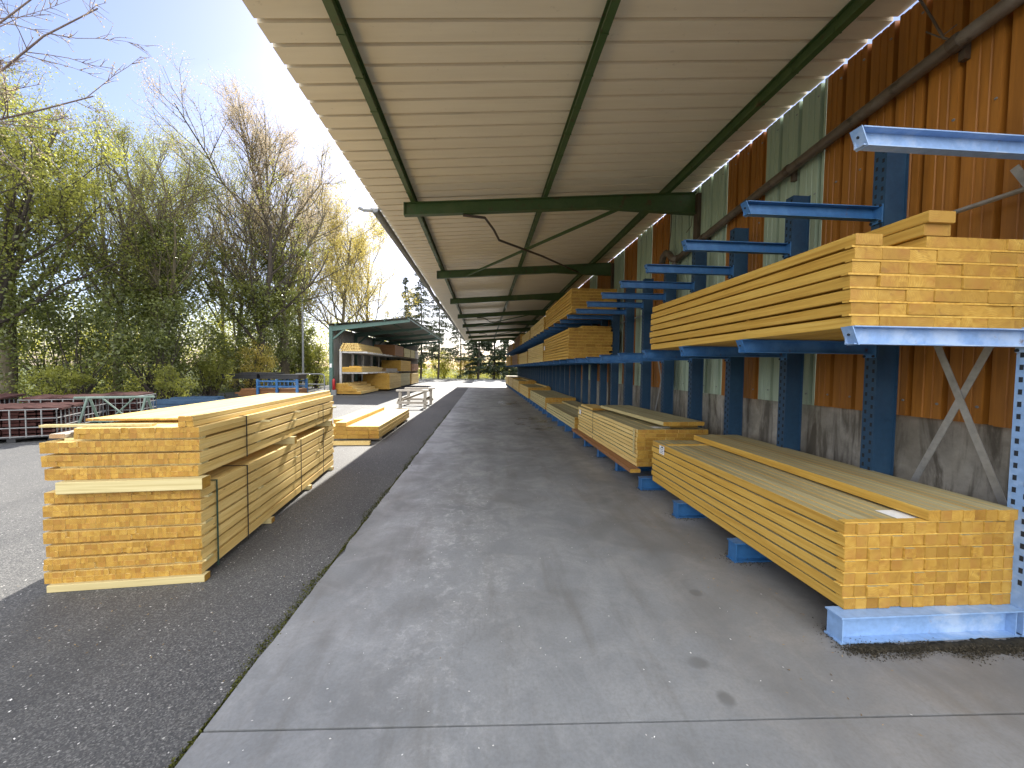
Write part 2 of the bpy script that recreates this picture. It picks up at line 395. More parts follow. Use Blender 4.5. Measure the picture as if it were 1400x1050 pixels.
# ------------------------------------------------------------------ canopy building
cano = thing('canopy_building', 'long open canopy with beige ribbed roof, green steel and brown and green cladding', 'canopy', (0, 0, 0))
def zr(x): return 4.36 + (x + 1.137) * .0777
Y0, Y1 = 1.0, 38.0
XE, XW = -1.81, 3.61
mb = MB(); prof = []; y = Y0
while y < Y1:
    for dy, dz in ((0, 0), (.188, 0), (.193, .06), (.224, .06)): prof.append((y + dy, dz))
    y += .229
for layer in range(2):
    up = .0012 if layer else 0
    pp = [(XE, a, zr(XE) + dz + up) for a, dz in prof]
    mb.sheet(pp, (XW - XE, 0, zr(XW) - zr(XE)))
mb.build('roof_sheet', 'roof', cano)
for x in (-1.14, .98, 3.04):     # purlins, small channels with lips
    mb = MB(); z = zr(x)
    mb.box(x - .03, x + .03, Y0 + .05, Y1 - .05, z - .014, z - .004); mb.box(x - .004, x + .004, Y0 + .05, Y1 - .05, z - .128, z - .014)
    mb.box(x - .036, x + .03, Y0 + .05, Y1 - .05, z - .14, z - .128); mb.box(x - .036, x - .03, Y0 + .05, Y1 - .05, z - .128, z - .108)
    yy = Y0 + .4
    while yy < 14: mb.box(x - .042, x + .034, yy, yy + .012, z - .144, z - .10); yy += .458
    mb.build('purlin', 'green', cano)
beamY = [2.1, 6.33, 10.62, 14.75, 19.0, 23.25, 27.5, 31.75, 36.0]
for by in beamY:
    mb = MB()
    def seg(xa, xb, da, db):
        za, zb = zr(xa) - .142, zr(xb) - .142
        for (u, v, w) in ((0, .012, .05), (.012, -.012, .005), (-.012, 0, .05)):
            ta, tb = (za - u, zb - u) if u >= 0 else (za - da - u, zb - db - u)
            ba, bb = (za - v, zb - v) if v > 0 else ((za - da - v, zb - db - v) if v < 0 else (za - da, zb - db))
            mb.hexa([(xa, by - w, ba), (xb, by - w, bb), (xa, by + w, ba), (xb, by + w, bb), (xa, by - w, ta), (xb, by - w, tb), (xa, by + w, ta), (xb, by + w, tb)])
    seg(-1.27, 1.9, .20, .20); seg(1.9, 3.52, .20, .36)
    za = zr(-1.27) - .142; mb.box(-1.282, -1.27, by - .05, by + .05, za - .2, za)
    mb.build('rafter_beam', 'green', cano)
    mb = MB(); mb.box(3.535, 3.597, by - .06, by + .06, 0, zr(3.5) - .16); mb.build('wall_post', 'brownsteel', cano)
for i in (1, 4, 6):                # wind bracing in some bays
    a, b = beamY[i], beamY[i + 1]
    mb = MB(); mb.bar((2.2, a, zr(2.2) - .36), (-.5, b, zr(-.5) - .30), .045, .045); mb.build('wind_brace', 'green', cano)
    mb = MB(); mb.tube([(-.35, a, zr(-.35) - .36), (.0, a + .12, zr(0) - .37), (.16, a + .62, zr(.2) - .40), (.27, a + 1.0, zr(.3) - .46), (1.3, a + 2.4, zr(1.3) - .40), (2.6, b, zr(2.6) - .36)], .022, 6); mb.build('bent_brace', 'brownsteel', cano)
# gutter with a wavy sagging edge
mb = MB(); gp = []
ys = [6.75 + i * .4 for i in range(79)]
for y in ys:
    wob = .05 * math.sin((y - 7) * .55) * min(1, max(0, (y - 9) / 4)) if y < 22 else .03 * math.sin(y * .4)
    gp.append((XE - .05 + wob * .4, y, zr(XE) - .03 - abs(wob) * .8))
for i in range(len(gp)):
    for k in range(9):
        a = math.pi * (k / 8); p = gp[i]; mb.v.append((p[0] + .07 * math.cos(a), p[1], p[2] - .07 * math.sin(a)))
for i in range(len(gp) - 1):
    for k in range(8): mb.face([i * 9 + k, i * 9 + k + 1, (i + 1) * 9 + k + 1, (i + 1) * 9 + k])
mb.face([k for k in range(9)]); mb.build('gutter', 'greysteel', cano, True)
mb = MB(); mb.tube([(gp[0][0] - .02, 6.72, gp[0][2] - .05), (gp[0][0] - .16, 6.70, gp[0][2] - .06), (gp[0][0] - .24, 6.7, gp[0][2] - .02)], .025, 7); mb.build('gutter_bracket', 'greysteel', cano)
# cladding wall
ZB, ZT = 1.235, 4.712
bounds = [(1.0, 'cbrown'), (1.62, 'cbrown'), (2.45, 'cbrown'), (3.2, 'cbrown'), (3.93, 'cgreen'), (4.79, 'cbrown'), (5.58, 'cgreen'), (6.6, 'cgreen'), (7.35, 'cbrown'), (8.15, 'cgreen'), (8.95, 'cbrown'), (9.8, 'cgreen'), (10.6, 'cbrown'), (11.4, 'cbrown')]
y = 12.2; k = 0
while y < 38: bounds.append((y, ('cgreen', 'cbrown', 'cbrown', 'cgreen', 'cbrown')[k % 5])); y += .85; k += 1
bounds.append((38.0, None))
for (a, mt), (b, _) in zip(bounds, bounds[1:]):
    mb = MB(); prof = []; w = b - a; nr = 3; q = w / nr
    for r in range(nr):
        s0 = a + r * q
        for f, dx in ((0, 0), (.10, 0), (.14, .05), (.24, .05), (.28, 0), (.46, 0), (.48, .008), (.52, .008), (.54, 0), (.72, 0), (.74, .008), (.78, .008), (.80, 0)): prof.append((s0 + f * q, dx))
    prof.append((b, 0))
    bot = ZB + rnd.uniform(-.008, .008); top = ZT + rnd.uniform(-.012, .012)
    tn = rnd.random()
    off = 0 if mt == 'cgreen' else .004
    mb.sheet([(3.60 + off + dx, yy, bot) for yy, dx in prof], (0, 0, top - bot), 0, tn)
    mb.sheet([(3.602 + off + dx, yy, bot) for yy, dx in prof], (0, 0, top - bot), 0, tn)
    for r in range(nr):
        for zz in (1.36, 2.45, 3.55, 4.58):
            ys_ = a + (r + .36) * q + rnd.uniform(-.006, .006); mb.tube([(3.601 + off, ys_, zz + rnd.uniform(-.012, .012)), (3.594 + off, ys_, zz)], .010, 6, 1)
    mb.build('cladding_sheet', [mt, 'greysteel'], cano)
mb = MB(); mb.box(3.665, 3.86, .98, 38.05, 0, 1.28); mb.build('plinth_wall', 'plinth', cano)
# sloping rain pipe on the wall, with its elbow and drop
mb = MB()
pp = [(3.50, 1.6, 4.13), (3.50, 2.8, 4.06), (3.50, 3.8, 3.97), (3.5, 4.74, 3.88), (3.5, 6.4, 3.68), (3.5, 6.85, 3.62)]
mb.tube(pp, .055, 12)
mb.tube([(3.5, 6.8, 3.63), (3.48, 6.98, 3.66), (3.46, 7.08, 3.78), (3.46, 7.2, 3.84), (3.46, 7.32, 3.8), (3.46, 7.36, 3.68)], .06, 12)
mb.tube([(3.5, 6.86, 3.63), (3.5, 7.0, 3.5), (3.5, 7.02, 1.3)], .05, 12)
mb.build('rain_pipe', 'pipe', cano, True)
for yy, zz in ((2.72, 4.065), (4.3, 3.925), (6.0, 3.73)):
    mb = MB(); mb.tube([(3.5, yy - .03, zz + .004), (3.5, yy + .03, zz - .004)], .063, 12); mb.box(3.55, 3.60, yy - .02, yy + .02, zz - .12, zz + .06); mb.build('pipe_clip', 'brownsteel', cano)
mb = MB(); mb.tube([(3.3, 2.9, zr(3.2) - .14), (3.35, 2.86, 4.50), (3.42, 2.82, 4.32), (3.47, 2.78, 4.15), (3.5, 2.74, 4.10)], .009, 5)
mb.tube([(3.42, 2.86, 4.26), (3.47, 2.80, 4.17), (3.5, 2.72, 4.2)], .006, 4)
mb.build('hanging_wire', 'brownsteel', cano)
mb = MB(); mb.tube([(3.45, 7.0, 4.62), (3.47, 7.05, 4.2), (3.47, 7.12, 3.86)], .008, 5); mb.tube([(3.5, 6.4, 4.55), (3.5, 6.36, 4.3), (3.5, 6.4, 4.05), (3.5, 6.55, 4.0)], .006, 4); mb.build('hanging_wire', 'brownsteel', cano)

# ------------------------------------------------------------------ cantilever rack
rack = thing('cantilever_rack', 'long blue cantilever rack with slotted columns and two tiers of arms', 'rack', (0, 2.07, 0))
NC = 38; DY = .942
def col_mesh(slots, near):
    mb = MB(); x0, x1, w = 3.25, 3.42, .052
    mb.box(x0, x0 + .006, -w, w, .02, 3.46); mb.box(x0 + .006, x1, -w, -w + .006, .02, 3.46); mb.box(x0 + .006, x1, w - .006, w, .02, 3.46)
    mb.box(x1, x1 + .006, -w - .018, w + .018, .02, 3.46); mb.box(x0 - .02, x1 + .03, -.09, .09, .018, .03)
    if slots:
        for cx in (-.026, .026):
            z = .32 + (.03 if cx > 0 else 0)
            while z < 3.40: mb.box(x0 - .0015, x0 + .001, cx - .009, cx + .009, z, z + .032, 1); z += .075
    return mb
def arm_mesh(zt, near):
    mb = MB(); h = .105; xa, xb = 2.10, 3.245
    mb.box(xa, xb, .022, .028, zt - h + .006, zt - .006); mb.box(xa, xb, -.030, .028, zt - .006, zt); mb.box(xa, xb, -.030, .028, zt - h, zt - h + .006)
    # slanted end plate standing a little above the arm
    mb.hexa([(2.122, -.036, zt - h - .004), (2.128, -.036, zt - h - .004), (2.122, .036, zt - h - .004), (2.128, .036, zt - h - .004),
             (2.078, -.036, zt - .004), (2.084, -.036, zt - .004), (2.078, .036, zt - .004), (2.084, .036, zt - .004)])
    mb.box(3.236, 3.249, -.048, .048, zt - h - .03, zt + .015)
    mb.tube([(2.09, 0, zt - .05), (2.106, 0, zt - .05)], .007, 6, 1)
    for yb in (-.038, .038):
        for zb in (zt + .003, zt - h - .018): mb.tube([(3.236, yb, zb), (3.226, yb, zb)], .010, 6, 1)
    return mb
def base_mesh():
    mb = MB(); xa, xb, h = 2.07, 3.245, .18
    mb.box(xa, xb, -.055, .055, h - .009, h); mb.box(xa + .03, xb, -.004, .004, .030, h - .009); mb.box(xa, xb, -.055, .055, .020, .030)
    mb.hexa([(xa + .012, -.05, .03), (xa + .02, -.05, .03), (xa + .012, .05, .03), (xa + .02, .05, .03), (xa + .012, -.05, h - .009), (xa + .02, -.05, h - .009), (xa + .012, .05, h - .009), (xa + .02, .05, h - .009)])
    mb.box(3.2, 3.206, -.05, .05, .03, h - .009)
    return mb
proto = {}
for key, mbf in (('column', lambda: col_mesh(True, False)), ('arm_mid', lambda: arm_mesh(1.86, False)), ('arm_top', lambda: arm_mesh(2.97, False)), ('base_beam', base_mesh)):
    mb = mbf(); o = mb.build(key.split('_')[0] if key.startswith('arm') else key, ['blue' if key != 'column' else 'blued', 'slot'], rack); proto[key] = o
proto_near = {}
for k in range(NC):
    for key, o in list(proto.items()):
        if k == 0: c = o
        else: c = o.copy(); COL.objects.link(c); c.parent = rack
        c.location = (rnd.uniform(-.006, .006), DY * k, rnd.uniform(-.006, .006) if key != 'column' and key != 'base_beam' else 0)
# the first upright is paler, open-sky light painted into its blue
for o in [x for x in rack.children if abs(x.location.y) < .01]:
    me = o.data.copy(); me.materials[0] = M['bluel']; o.data = me
    o['label'] = 'skylight-tinted pale blue ' + o.name.split('.')[0].replace('_', ' ')
for k in range(NC - 1):
    if k < 14:
        mb = MB(); mb.tube([(3.435, DY * k + .02, 2.78), (3.435, DY * (k + 1) - .02, 2.78)], .017, 7); mb.build('tie_rod', 'galv', rack)
for k in (0, 5, 10):
    a, b = DY * k, DY * (k + 1)
    for s, xx in ((0, 3.452), (1, 3.462)):
        mb = MB(); p, q = ((a, .22), (b, 2.62)) if s == 0 else ((b, .22), (a, 2.62))
        mb.bar((xx, p[0], p[1]), (xx, q[0], q[1]), .006, .045, up=(0, 1, 0)); mb.build('cross_brace', 'galv', rack)
mb = MB(); mb.bar((3.452, -.05, 2.35), (3.452, .25, 2.95), .006, .045, up=(0, 1, 0)); mb.build('cross_brace', 'galv', rack)

# ------------------------------------------------------------------ timber packs
def layer(mb, W, L, z0, lh, bw, rows=1, jit=.012, xs=0, gap=.0032, yo=0, wj=.0):
    x = xs; hrow = lh / rows
    while x < W - bw * .45:
        w = bw * (1 + rnd.uniform(-wj, wj)); xe = min(x + w, W)
        for r in range(rows):
            a = rnd.gauss(0, jit * .28) - (rnd.random() < .06) * jit * .8; b = rnd.gauss(0, jit)
            dz = rnd.uniform(-.0012, .0012)
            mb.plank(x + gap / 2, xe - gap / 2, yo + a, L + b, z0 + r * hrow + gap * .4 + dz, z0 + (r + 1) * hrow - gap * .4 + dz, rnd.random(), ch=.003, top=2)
        x = xe
def stickers(W, L, z0, h, ys, prot=0, mats=('oside', 'end'), par=None, right=0):
    for q, yy in enumerate(ys):
        mb = MB(); pr = rnd.uniform(0, prot) if q == 0 else -.03; rr = rnd.uniform(0, prot) if q == 0 else -.03
        mb.box(-pr, W + rr, yy, yy + .045, z0, z0 + h, 0, rnd.random()); mb.build('spacer', list(mats), par)
def strap(par, W, yy, z0, z1, mat, w=.016, lo=0):
    mb = MB(); e = .004
    mb.box(lo - e - .002, lo - .002, yy, yy + w, z0, z1); mb.box(W + .002, W + .002 + e, yy, yy + w, z0, z1); mb.box(lo - e - .002, W + .006, yy, yy + w, z1, z1 + e)
    mb.build('strap', mat, par)
def paper(par, x0, x1, y0, y1, z0, z1):
    mb = MB(); mb.box(x0, x1, y0, y1, z0, z1); o = mb.build('paper_label', 'white', par)
    return o
def pack(label, loc, rz, W, L, nl, lh, gp, bw, rows=1, side='side', jit=.012, group=None, full=True, prot=.012, tops=(), wj=0, name='timber_pack', spots=None, endm='end'):
    t = thing(name, label, 'timber pack', loc, rz, group)
    spots = spots or ([0.0, L * .33, L * .66, L - .05] if loc[1] < 4 else [0.0, L - .05])
    for k in range(nl):
        mb = MB(); z0 = k * (lh + gp)
        layer(mb, W, L, z0, lh, bw, rows, jit, wj=wj, xs=rnd.uniform(-.008, .008))
        mb.build('timber_layer', [side, endm, 'skytop' if loc[0] > 0 and loc[2] < 1 else side], t)
        if k < nl - 1: stickers(W, L, z0 + lh + .0006, gp - .0012, spots, prot, par=t)
    z = nl * (lh + gp)
    for (xa, xb, ya, yb) in tops:
        mb = MB(); layer(mb, xb, yb, z, lh, bw, rows, jit, xs=xa, yo=ya, wj=wj); mb.build('timber_layer', [side, endm, 'skytop' if loc[0] > 0 and loc[2] < 1 else side], t)
    if tops: stickers(W - .02, L, z - gp + .0006, gp - .0012, [spots[0], L - .35], prot, par=t)
    return t, z

RG = 'timber packs stored on the blue rack'
# -- floor level of the rack
t, z = pack('low pack of square honey timber nearest on the rack floor beams, white paper on top', (2.15, 2.09, .1815), R(-.4), 1.115, 2.66, 7, .066, .0097, .0743, 1, 'oside', group=RG, tops=[(.52, 1.115, -.01, 2.62)], prot=.02)
paper(t, .40, .66, .06, .20, 7 * .0757 - .0095, 7 * .0757 - .0087).rotation_euler = (0, 0, 0)
pl = paper(t, -.0165, -.0155, 2.30, 2.43, .405, .505)
mb = MB()
for i in range(4): mb.box(-.0180, -.0168, 2.32, 2.41 - .02 * (i % 2), .42 + i * .02, .426 + i * .02)
mb.box(-.018, -.0168, 2.33, 2.37, .485, .5); mb.build('print_line', 'ink', pl)
t, z = pack('tall pack with white edge slat and loose boards on top, second at floor level', (2.16, 5.22, .235), R(.3), 1.04, 3.3, 9, .052, .0075, .13, 1, 'side', group=RG, wj=.3, jit=.015)
strap(t, 1.04, 2.15, 0, z, 'strapb', .012)
mb = MB(); mb.box(-.026, -.018, .05, .09, .17, z - .01); mb.build('edge_slat', 'gside', t)
paper(t, -.0195, -.0185, 3.0, 3.14, .38, .48)
mb = MB(); mb.box(.30, .55, .12, .26, z - .006, z - .0052); mb.build('paper_label', 'white', t)
def plank_thing(name, label, loc, rz, w, l, h, side='gside', group=None, n=1, rx=0):
    mb = MB(); q = w / n
    for i in range(n): mb.plank(i * q + .001, (i + 1) * q - .001, rnd.uniform(-.006, .006), l + rnd.uniform(-.006, .006), 0, h, rnd.random(), top=2)
    o = mb.build(name, [side, 'end', 'skytop' if side == 'gside' else side]); o.location = loc; o.rotation_euler = (rx, 0, rz); return tag(o, label, 'plank', group)
plank_thing('bearer_plank', 'brown edge plank sticking out under the second floor level pack', (2.02, 5.10, .1815), R(-.3), .15, 3.6, .05, 'bside')
plank_thing('loose_planks', 'wide pale panel of boards lying askew on the second floor level pack', (2.50, 5.15, .235 + z + .052), R(3.2), .62, 2.45, .055, 'gside', n=5)
plank_thing('loose_plank', 'loose board under the askew pale panel, its end towards the camera', (2.70, 5.35, .235 + z), R(1.0), .42, 2.9, .05, 'gside')
plank_thing('loose_plank', 'short loose board lying at the far end of the second floor level pack', (2.2, 7.6, .235 + z), R(0), .32, .9, .045, 'side')
t, z = pack('low pale greenish board pack standing behind the tall pack on the floor beams', (2.14, 8.85, .1815), R(.2), 1.02, 4.0, 4, .06, .012, .2, 1, 'gside', group=RG, tops=[(.5, 1.0, .6, 3.9)], jit=.03)
t, z = pack('wide flat topped pale board pack at floor level with dark end, fourth from the front', (2.14, 13.2, .1815), R(-.2), 1.08, 4.5, 6, .06, .012, .12, 1, 'gside', group=RG)
t, z = pack('timber pack with one batten along its top rear edge, floor level near the wet stain', (2.13, 18.2, .1815), 0, 1.08, 4.6, 8, .056, .01, .14, 1, 'side', group=RG, tops=[(.9, 1.06, .1, 4.4)])
t, z = pack('honey timber pack on the floor beams, third from the far end', (2.12, 23.2, .1815), 0, 1.08, 4.5, 10, .056, .011, .14, 1, 'side', group=RG, tops=[(.6, 1.0, .1, 4.2)])
t, z = pack('honey timber pack on the floor beams, second from the far end', (2.12, 28.0, .1815), 0, 1.06, 4.6, 11, .056, .011, .14, 1, 'side', group=RG)
t, z = pack('honey timber pack at the very far end of the floor beams', (2.12, 33.0, .1815), 0, 1.06, 4.2, 11, .056, .011, .14, 1, 'side', group=RG)
# -- middle tier
t, z = pack('big pack of wide honey planks with loose boards on top, nearest on the middle arms', (2.13, 2.10, 1.862), R(-.3), 1.22, 2.74, 6, .0665, .0125, .174, 1, 'oside', group=RG, jit=.014, tops=[(0, .17, -.01, 2.7), (.45, 1.13, .0, 2.65)], prot=.03)
mt = 'planks lying loose on the nearest middle tier pack'
plank_thing('loose_plank', 'lower of two loose planks crowning the big nearest middle tier pack', (2.555, 2.09, 1.862 + z + .0685), R(-.2), .17, 2.6, .066, 'oside', mt)
plank_thing('loose_plank', 'topmost loose plank crowning the big nearest middle tier pack', (2.55, 2.07, 1.862 + z + .136), R(-.1), .172, 2.65, .066, 'oside', mt)
t, z = pack('ten layer pack of reddish planks on the middle arms under the nearest upper pack', (2.11, 9.5, 1.862), 0, 1.12, 3.95, 10, .063, .014, .19, 1, 'oside', group=RG, jit=.02, tops=[(.35, 1.1, .05, 3.6)], wj=.35)
paper(t, -.0285, -.0275, 3.55, 3.75, .38, .52)
t, z = pack('long timber pack on the middle arms just behind the ten layer pack', (2.12, 13.75, 1.862), 0, 1.1, 4.7, 9, .062, .014, .19, 1, 'side', group=RG)
t, z = pack('timber pack midway along the middle arms with taller far neighbour', (2.12, 18.8, 1.862), 0, 1.1, 4.6, 8, .062, .014, .19, 1, 'side', group=RG)
t, z = pack('dark brown timber pack toward the far end of the middle arms', (2.12, 24.2, 1.862), 0, 1.1, 4.6, 9, .062, .014, .19, 1, 'bside', group=RG)
t, z = pack('farthest timber pack on the middle arms of the rack', (2.12, 30.5, 1.862), 0, 1.1, 5.5, 10, .062, .014, .19, 1, 'oside', group=RG)
# -- upper tier
t, z = pack('honey plank pack on the upper arms, nearest of the upper tier', (2.11, 9.25, 2.972), 0, 1.12, 3.95, 8, .062, .014, .19, 1, 'oside', group=RG, jit=.02, wj=.3)
t, z = pack('pale plank pack right behind the nearest one of the upper tier', (2.12, 13.6, 2.972), 0, 1.1, 4.0, 7, .058, .014, .19, 1, 'side', group=RG)
t, z = pack('low plank pack third from the front on the upper arms', (2.12, 17.9, 2.972), 0, 1.1, 3.6, 6, .058, .014, .19, 1, 'side', group=RG)
t, z = pack('widely spaced reddish brown plank pack on the upper arms below the dark beams', (2.12, 22.4, 2.972), 0, 1.1, 4.4, 7, .05, .05, .19, 1, 'bside', group=RG, prot=.05)
t, z = pack('dark plank pack near the far end of the upper arms', (2.12, 28.2, 2.972), 0, 1.1, 5.2, 7, .06, .014, .19, 1, 'bside', group=RG)

# -- big stack on the asphalt, left
a = R(5.0); ox, oy = -3.055, 2.87
def loc_on(x, y, z): return (ox + x * math.cos(a) - y * math.sin(a), oy + x * math.sin(a) + y * math.cos(a), z)
W, L = .985, 3.28
mb = MB()
G = 'bearers under the big stack on the asphalt'
for k, yy in enumerate((-.03, 1.05, 2.15, 3.1)):
    mb = MB(); mb.plank(0, .07, 0, W, .001, .052, rnd.random()); o = mb.build('bearer_beam', ['gside', 'end']); o.location = loc_on(.03, yy + .07, 0); o.rotation_euler = (0, 0, a - R(90))
    tag(o, ('pale bearer on the asphalt under the shaded near end of the big stack', 'second bearer from the near end under the big stack', 'third bearer from the near end under the big stack', 'bearer under the far end of the big stack')[k], 'bearer', G)
def battens(label, z, nl, top=None):
    t = thing('batten_pack', label, 'timber pack', loc_on(0, 0, z), a, 'packs of thin battens in the big stack')
    lh, gp = .0775, .0175
    for k in range(nl):
        mb = MB(); z0 = k * (lh + gp); rows = 2; sh = rnd.uniform(-.010, .010); We = W + rnd.uniform(-.0012, .0012)
        x = sh
        while x < We - .01:
            w = rnd.choice((.024, .024, .026, .036, .048)); xe = min(x + w, We)
            for r in range(rows):
                if rnd.random() < .12 and w > .03:
                    mb.plank(x + .0006, (x + xe) / 2 - .0006, -abs(rnd.gauss(0, .0022)) - (rnd.random() < .03) * -.012, L + rnd.gauss(0, .02), z0 + r * lh / 2 + .0005, z0 + (r + 1) * lh / 2 - .0005, rnd.random(), ch=.0015)
                    mb.plank((x + xe) / 2 + .0006, xe - .0006, -abs(rnd.gauss(0, .0022)) - (rnd.random() < .03) * -.012, L + rnd.gauss(0, .02), z0 + r * lh / 2 + .0005, z0 + (r + 1) * lh / 2 - .0005, rnd.random(), ch=.0015)
                else:
                    mb.plank(x + .0006, xe - .0006, -abs(rnd.gauss(0, .0022)) - (rnd.random() < .03) * -.012, L + rnd.gauss(0, .02), z0 + r * lh / 2 + .0005, z0 + (r + 1) * lh / 2 - .0005, rnd.random(), ch=.0015)
            x = xe
        mb.build('timber_layer', ['side', 'end', 'side'], t)
        if k < nl - 1:
            for yy in (.03, .85, 1.7, 2.5, 3.18):
                mb = MB()
                pr = rnd.choice((-.01, -.01, -.01, .015, .05)) if nl < 6 else rnd.choice((-.015, -.015, -.015, -.015, .012))
                mb.box(.08, W + pr, yy + rnd.uniform(-.02, .05), yy + .09, z0 + lh + .0006, z0 + lh + gp - .0006, 0, rnd.random())
                mb.build('spacer', ['gside'], t)
    return t, nl * (lh + gp)
t, z = battens('lower pack of thin battens in the big stack on the asphalt, bound with straps', .0525, 7)
strap(t, W + .014, .16, -.02, z - .012, 'strapg', .016, -.014); strap(t, W + .014, .62, -.02, z - .012, 'strapb', .012, -.014)
strap(t, W + .014, 1.88, -.02, z - .012, 'strapb', .014, -.014); strap(t, W + .014, 2.72, -.02, z - .012, 'strapb', .012, -.014)
zt = .0525 + z - .0175
G = 'beams between the two packs of the big stack'
for k, yy in enumerate((-.06, 1.62, 3.0)):
    mb = MB(); wd = .10 if k == 0 else .07; mb.plank(0, wd, 0, W - .085, .001, .083, rnd.random()); o = mb.build('bearer_beam', ['gside', 'end']); o.location = loc_on(.13, yy + wd, zt); o.rotation_euler = (0, 0, a - R(90))
    tag(o, ('long pale beam jutting out between the two packs at the near end', 'middle beam in the gap between the two packs of the big stack', 'far beam in the gap between the two packs of the big stack')[k], 'beam', G)
t, z2 = battens('upper pack of thin battens in the big stack, sunlit from the right', zt + .085, 3)
strap(t, W + .014, .62, 0, z2 + .08, 'strapb', .012, -.014); strap(t, W + .014, 2.72, 0, z2 - .012, 'strapb', .012, -.014)
# fourth layer of the upper pack, cut short at its left
mb = MB(); x = .20
while x < W - .01:
    w = rnd.choice((.024, .026, .036, .048)); xe = min(x + w, W)
    for r in range(2): mb.plank(x + .0006, xe - .0006, .0 + -abs(rnd.gauss(0, .0022)) - (rnd.random() < .03) * -.012, L + rnd.gauss(0, .02), z2 + r * .039 + .0005, z2 + (r + 1) * .039 - .0005, rnd.random(), ch=.0015)
    x = xe
mb.build('timber_layer', ['side', 'end', 'side'], t)
for yy, pr in ((.05, -.01), (.95, .075), (1.75, .06), (2.5, -.01), (3.1, -.01)): mb = MB(); mb.box(.1, W + pr, yy, yy + .04, z2 - .0169, z2 - .0006, 0, rnd.random()); mb.build('spacer', ['gside'], t)
zz = zt + .085 + z2
mb = MB(); mb.plank(0, .10, 0, 2.9, 0, .03, .3); o = mb.build('loose_batten', ['grey', 'gend']); o.location = loc_on(.0, .06, zz + .001); o.rotation_euler = (0, 0, a - R(1)); tag(o, 'grey loose batten at the left edge of the upper batten pack', 'batten', 'loose battens on the big stack')
mb = MB(); mb.plank(0, .09, 0, 2.7, 0, .03, .7); o = mb.build('loose_batten', ['grey', 'gend']); o.location = loc_on(.085, .14, zz + .032); o.rotation_euler = (0, 0, a); tag(o, 'grey loose batten leaning on the cut fourth layer of the big stack', 'batten', 'loose battens on the big stack')
zz += .0795
mb = MB(); mb.box(-.12, .62, 0, .05, .001, .0165, 0, .4); mb.box(-.05, .9, 1.5, 1.55, .001, .0165, 0, .6); o = None
mbA = MB(); mbA.box(-.05, .64, 0, .05, 0, .016, 0, .4); o = mbA.build('thin_slat', ['gside']); o.location = loc_on(0, .05, zz + .001); o.rotation_euler = (0, 0, a + R(1.0)); tag(o, 'thin slat lying across the top of the big stack, sticking out left', 'slat')
mbA = MB()
q = .045
for i in range(17): mbA.plank(.07 + i * q + .001, .07 + (i + 1) * q - .001, rnd.gauss(.25, .004), L + rnd.gauss(0, .01), 0, .016, rnd.random(), ch=.001)
o = mbA.build('board_sheet', ['side', 'end']); o.location = loc_on(0, .0, zz + .018); o.rotation_euler = (0, 0, a); tag(o, 'pale sunlit top sheet of boards covering the big stack', 'boards')
mbA = MB(); mbA.plank(0, .047, 0, L - .02, 0, .0385, .2); mbA.plank(.049, .096, .008, L + .02, 0, .0385, .6); mbA.plank(0, .047, .004, L, .040, .0785, .8); mbA.plank(.049, .096, 0, L - .03, .040, .0785, .35)
o = mbA.build('square_beam', ['side', 'end']); o.location = loc_on(W - .135, -.005, zz + .001); o.rotation_euler = (0, 0, a); tag(o, 'square bundle lying along the right top edge of the big stack', 'beam')

# -- small pack and loose timber ahead of it
t, z = pack('low sunlit timber pack lying on the asphalt beyond the big stack', (-3.32, 8.32, .075), R(.6), 1.10, 3.55, 3, .085, .002, .22, 1, 'side', jit=.02, tops=[(.2, .46, 0, 3.3), (-.02, .2, .5, 2.6)])
for k, yy in enumerate((8.6, 10.0, 11.4)):
    mb = MB(); mb.box(-3.36, -2.24, yy, yy + .09, .001, .0745); o = mb.build('bearer_beam', ['grey']); tag(o, ('near', 'middle', 'far')[k] + ' bearer under the low sunlit timber pack', 'bearer', 'bearers under the low sunlit pack')
mb = MB(); mb.plank(0, .80, 0, .10, 0, .075, .6); o = mb.build('loose_timber', ['side', 'side']); o.location = (-3.12, 8.0, .001); o.rotation_euler = (0, 0, R(1)); tag(o, 'single loose timber on the asphalt in front of the low sunlit pack', 'timber')

# -- trestle work table
t = thing('work_table', 'weathered grey wooden work table standing alone on the asphalt', 'table', (-3.32, 15.25, 0), 0)
for x in (.06, 1.02):
    for y in (.08, 1.75):
        mb = MB(); mb.box(x - .055, x + .055, y - .055, y + .055, .001, .66); mb.build('leg', 'grey', t)
mb = MB(); mb.box(-.09, 1.18, -.02, .17, .662, .72, 0, .3); mb.build('top_plank', 'grey', t)
mb = MB(); mb.box(-.09, 1.18, 1.62, 1.84, .662, .72, 0, .7); mb.build('top_plank', 'grey', t)
for y in (.08, 1.75):
    mb = MB(); mb.box(-.06, 1.14, y - .085, y - .057, .17, .27); mb.build('rail', 'grey', t)
for x in (.06, 1.02):
    mb = MB(); mb.box(x - .085, x - .057, -.02, 1.86, .27, .36); mb.build('rail', 'grey', t)
mb = MB(); mb.bar((.12, .2, .30), (.96, 1.65, .62), .03, .08); mb.build('diagonal_brace', 'grey', t)

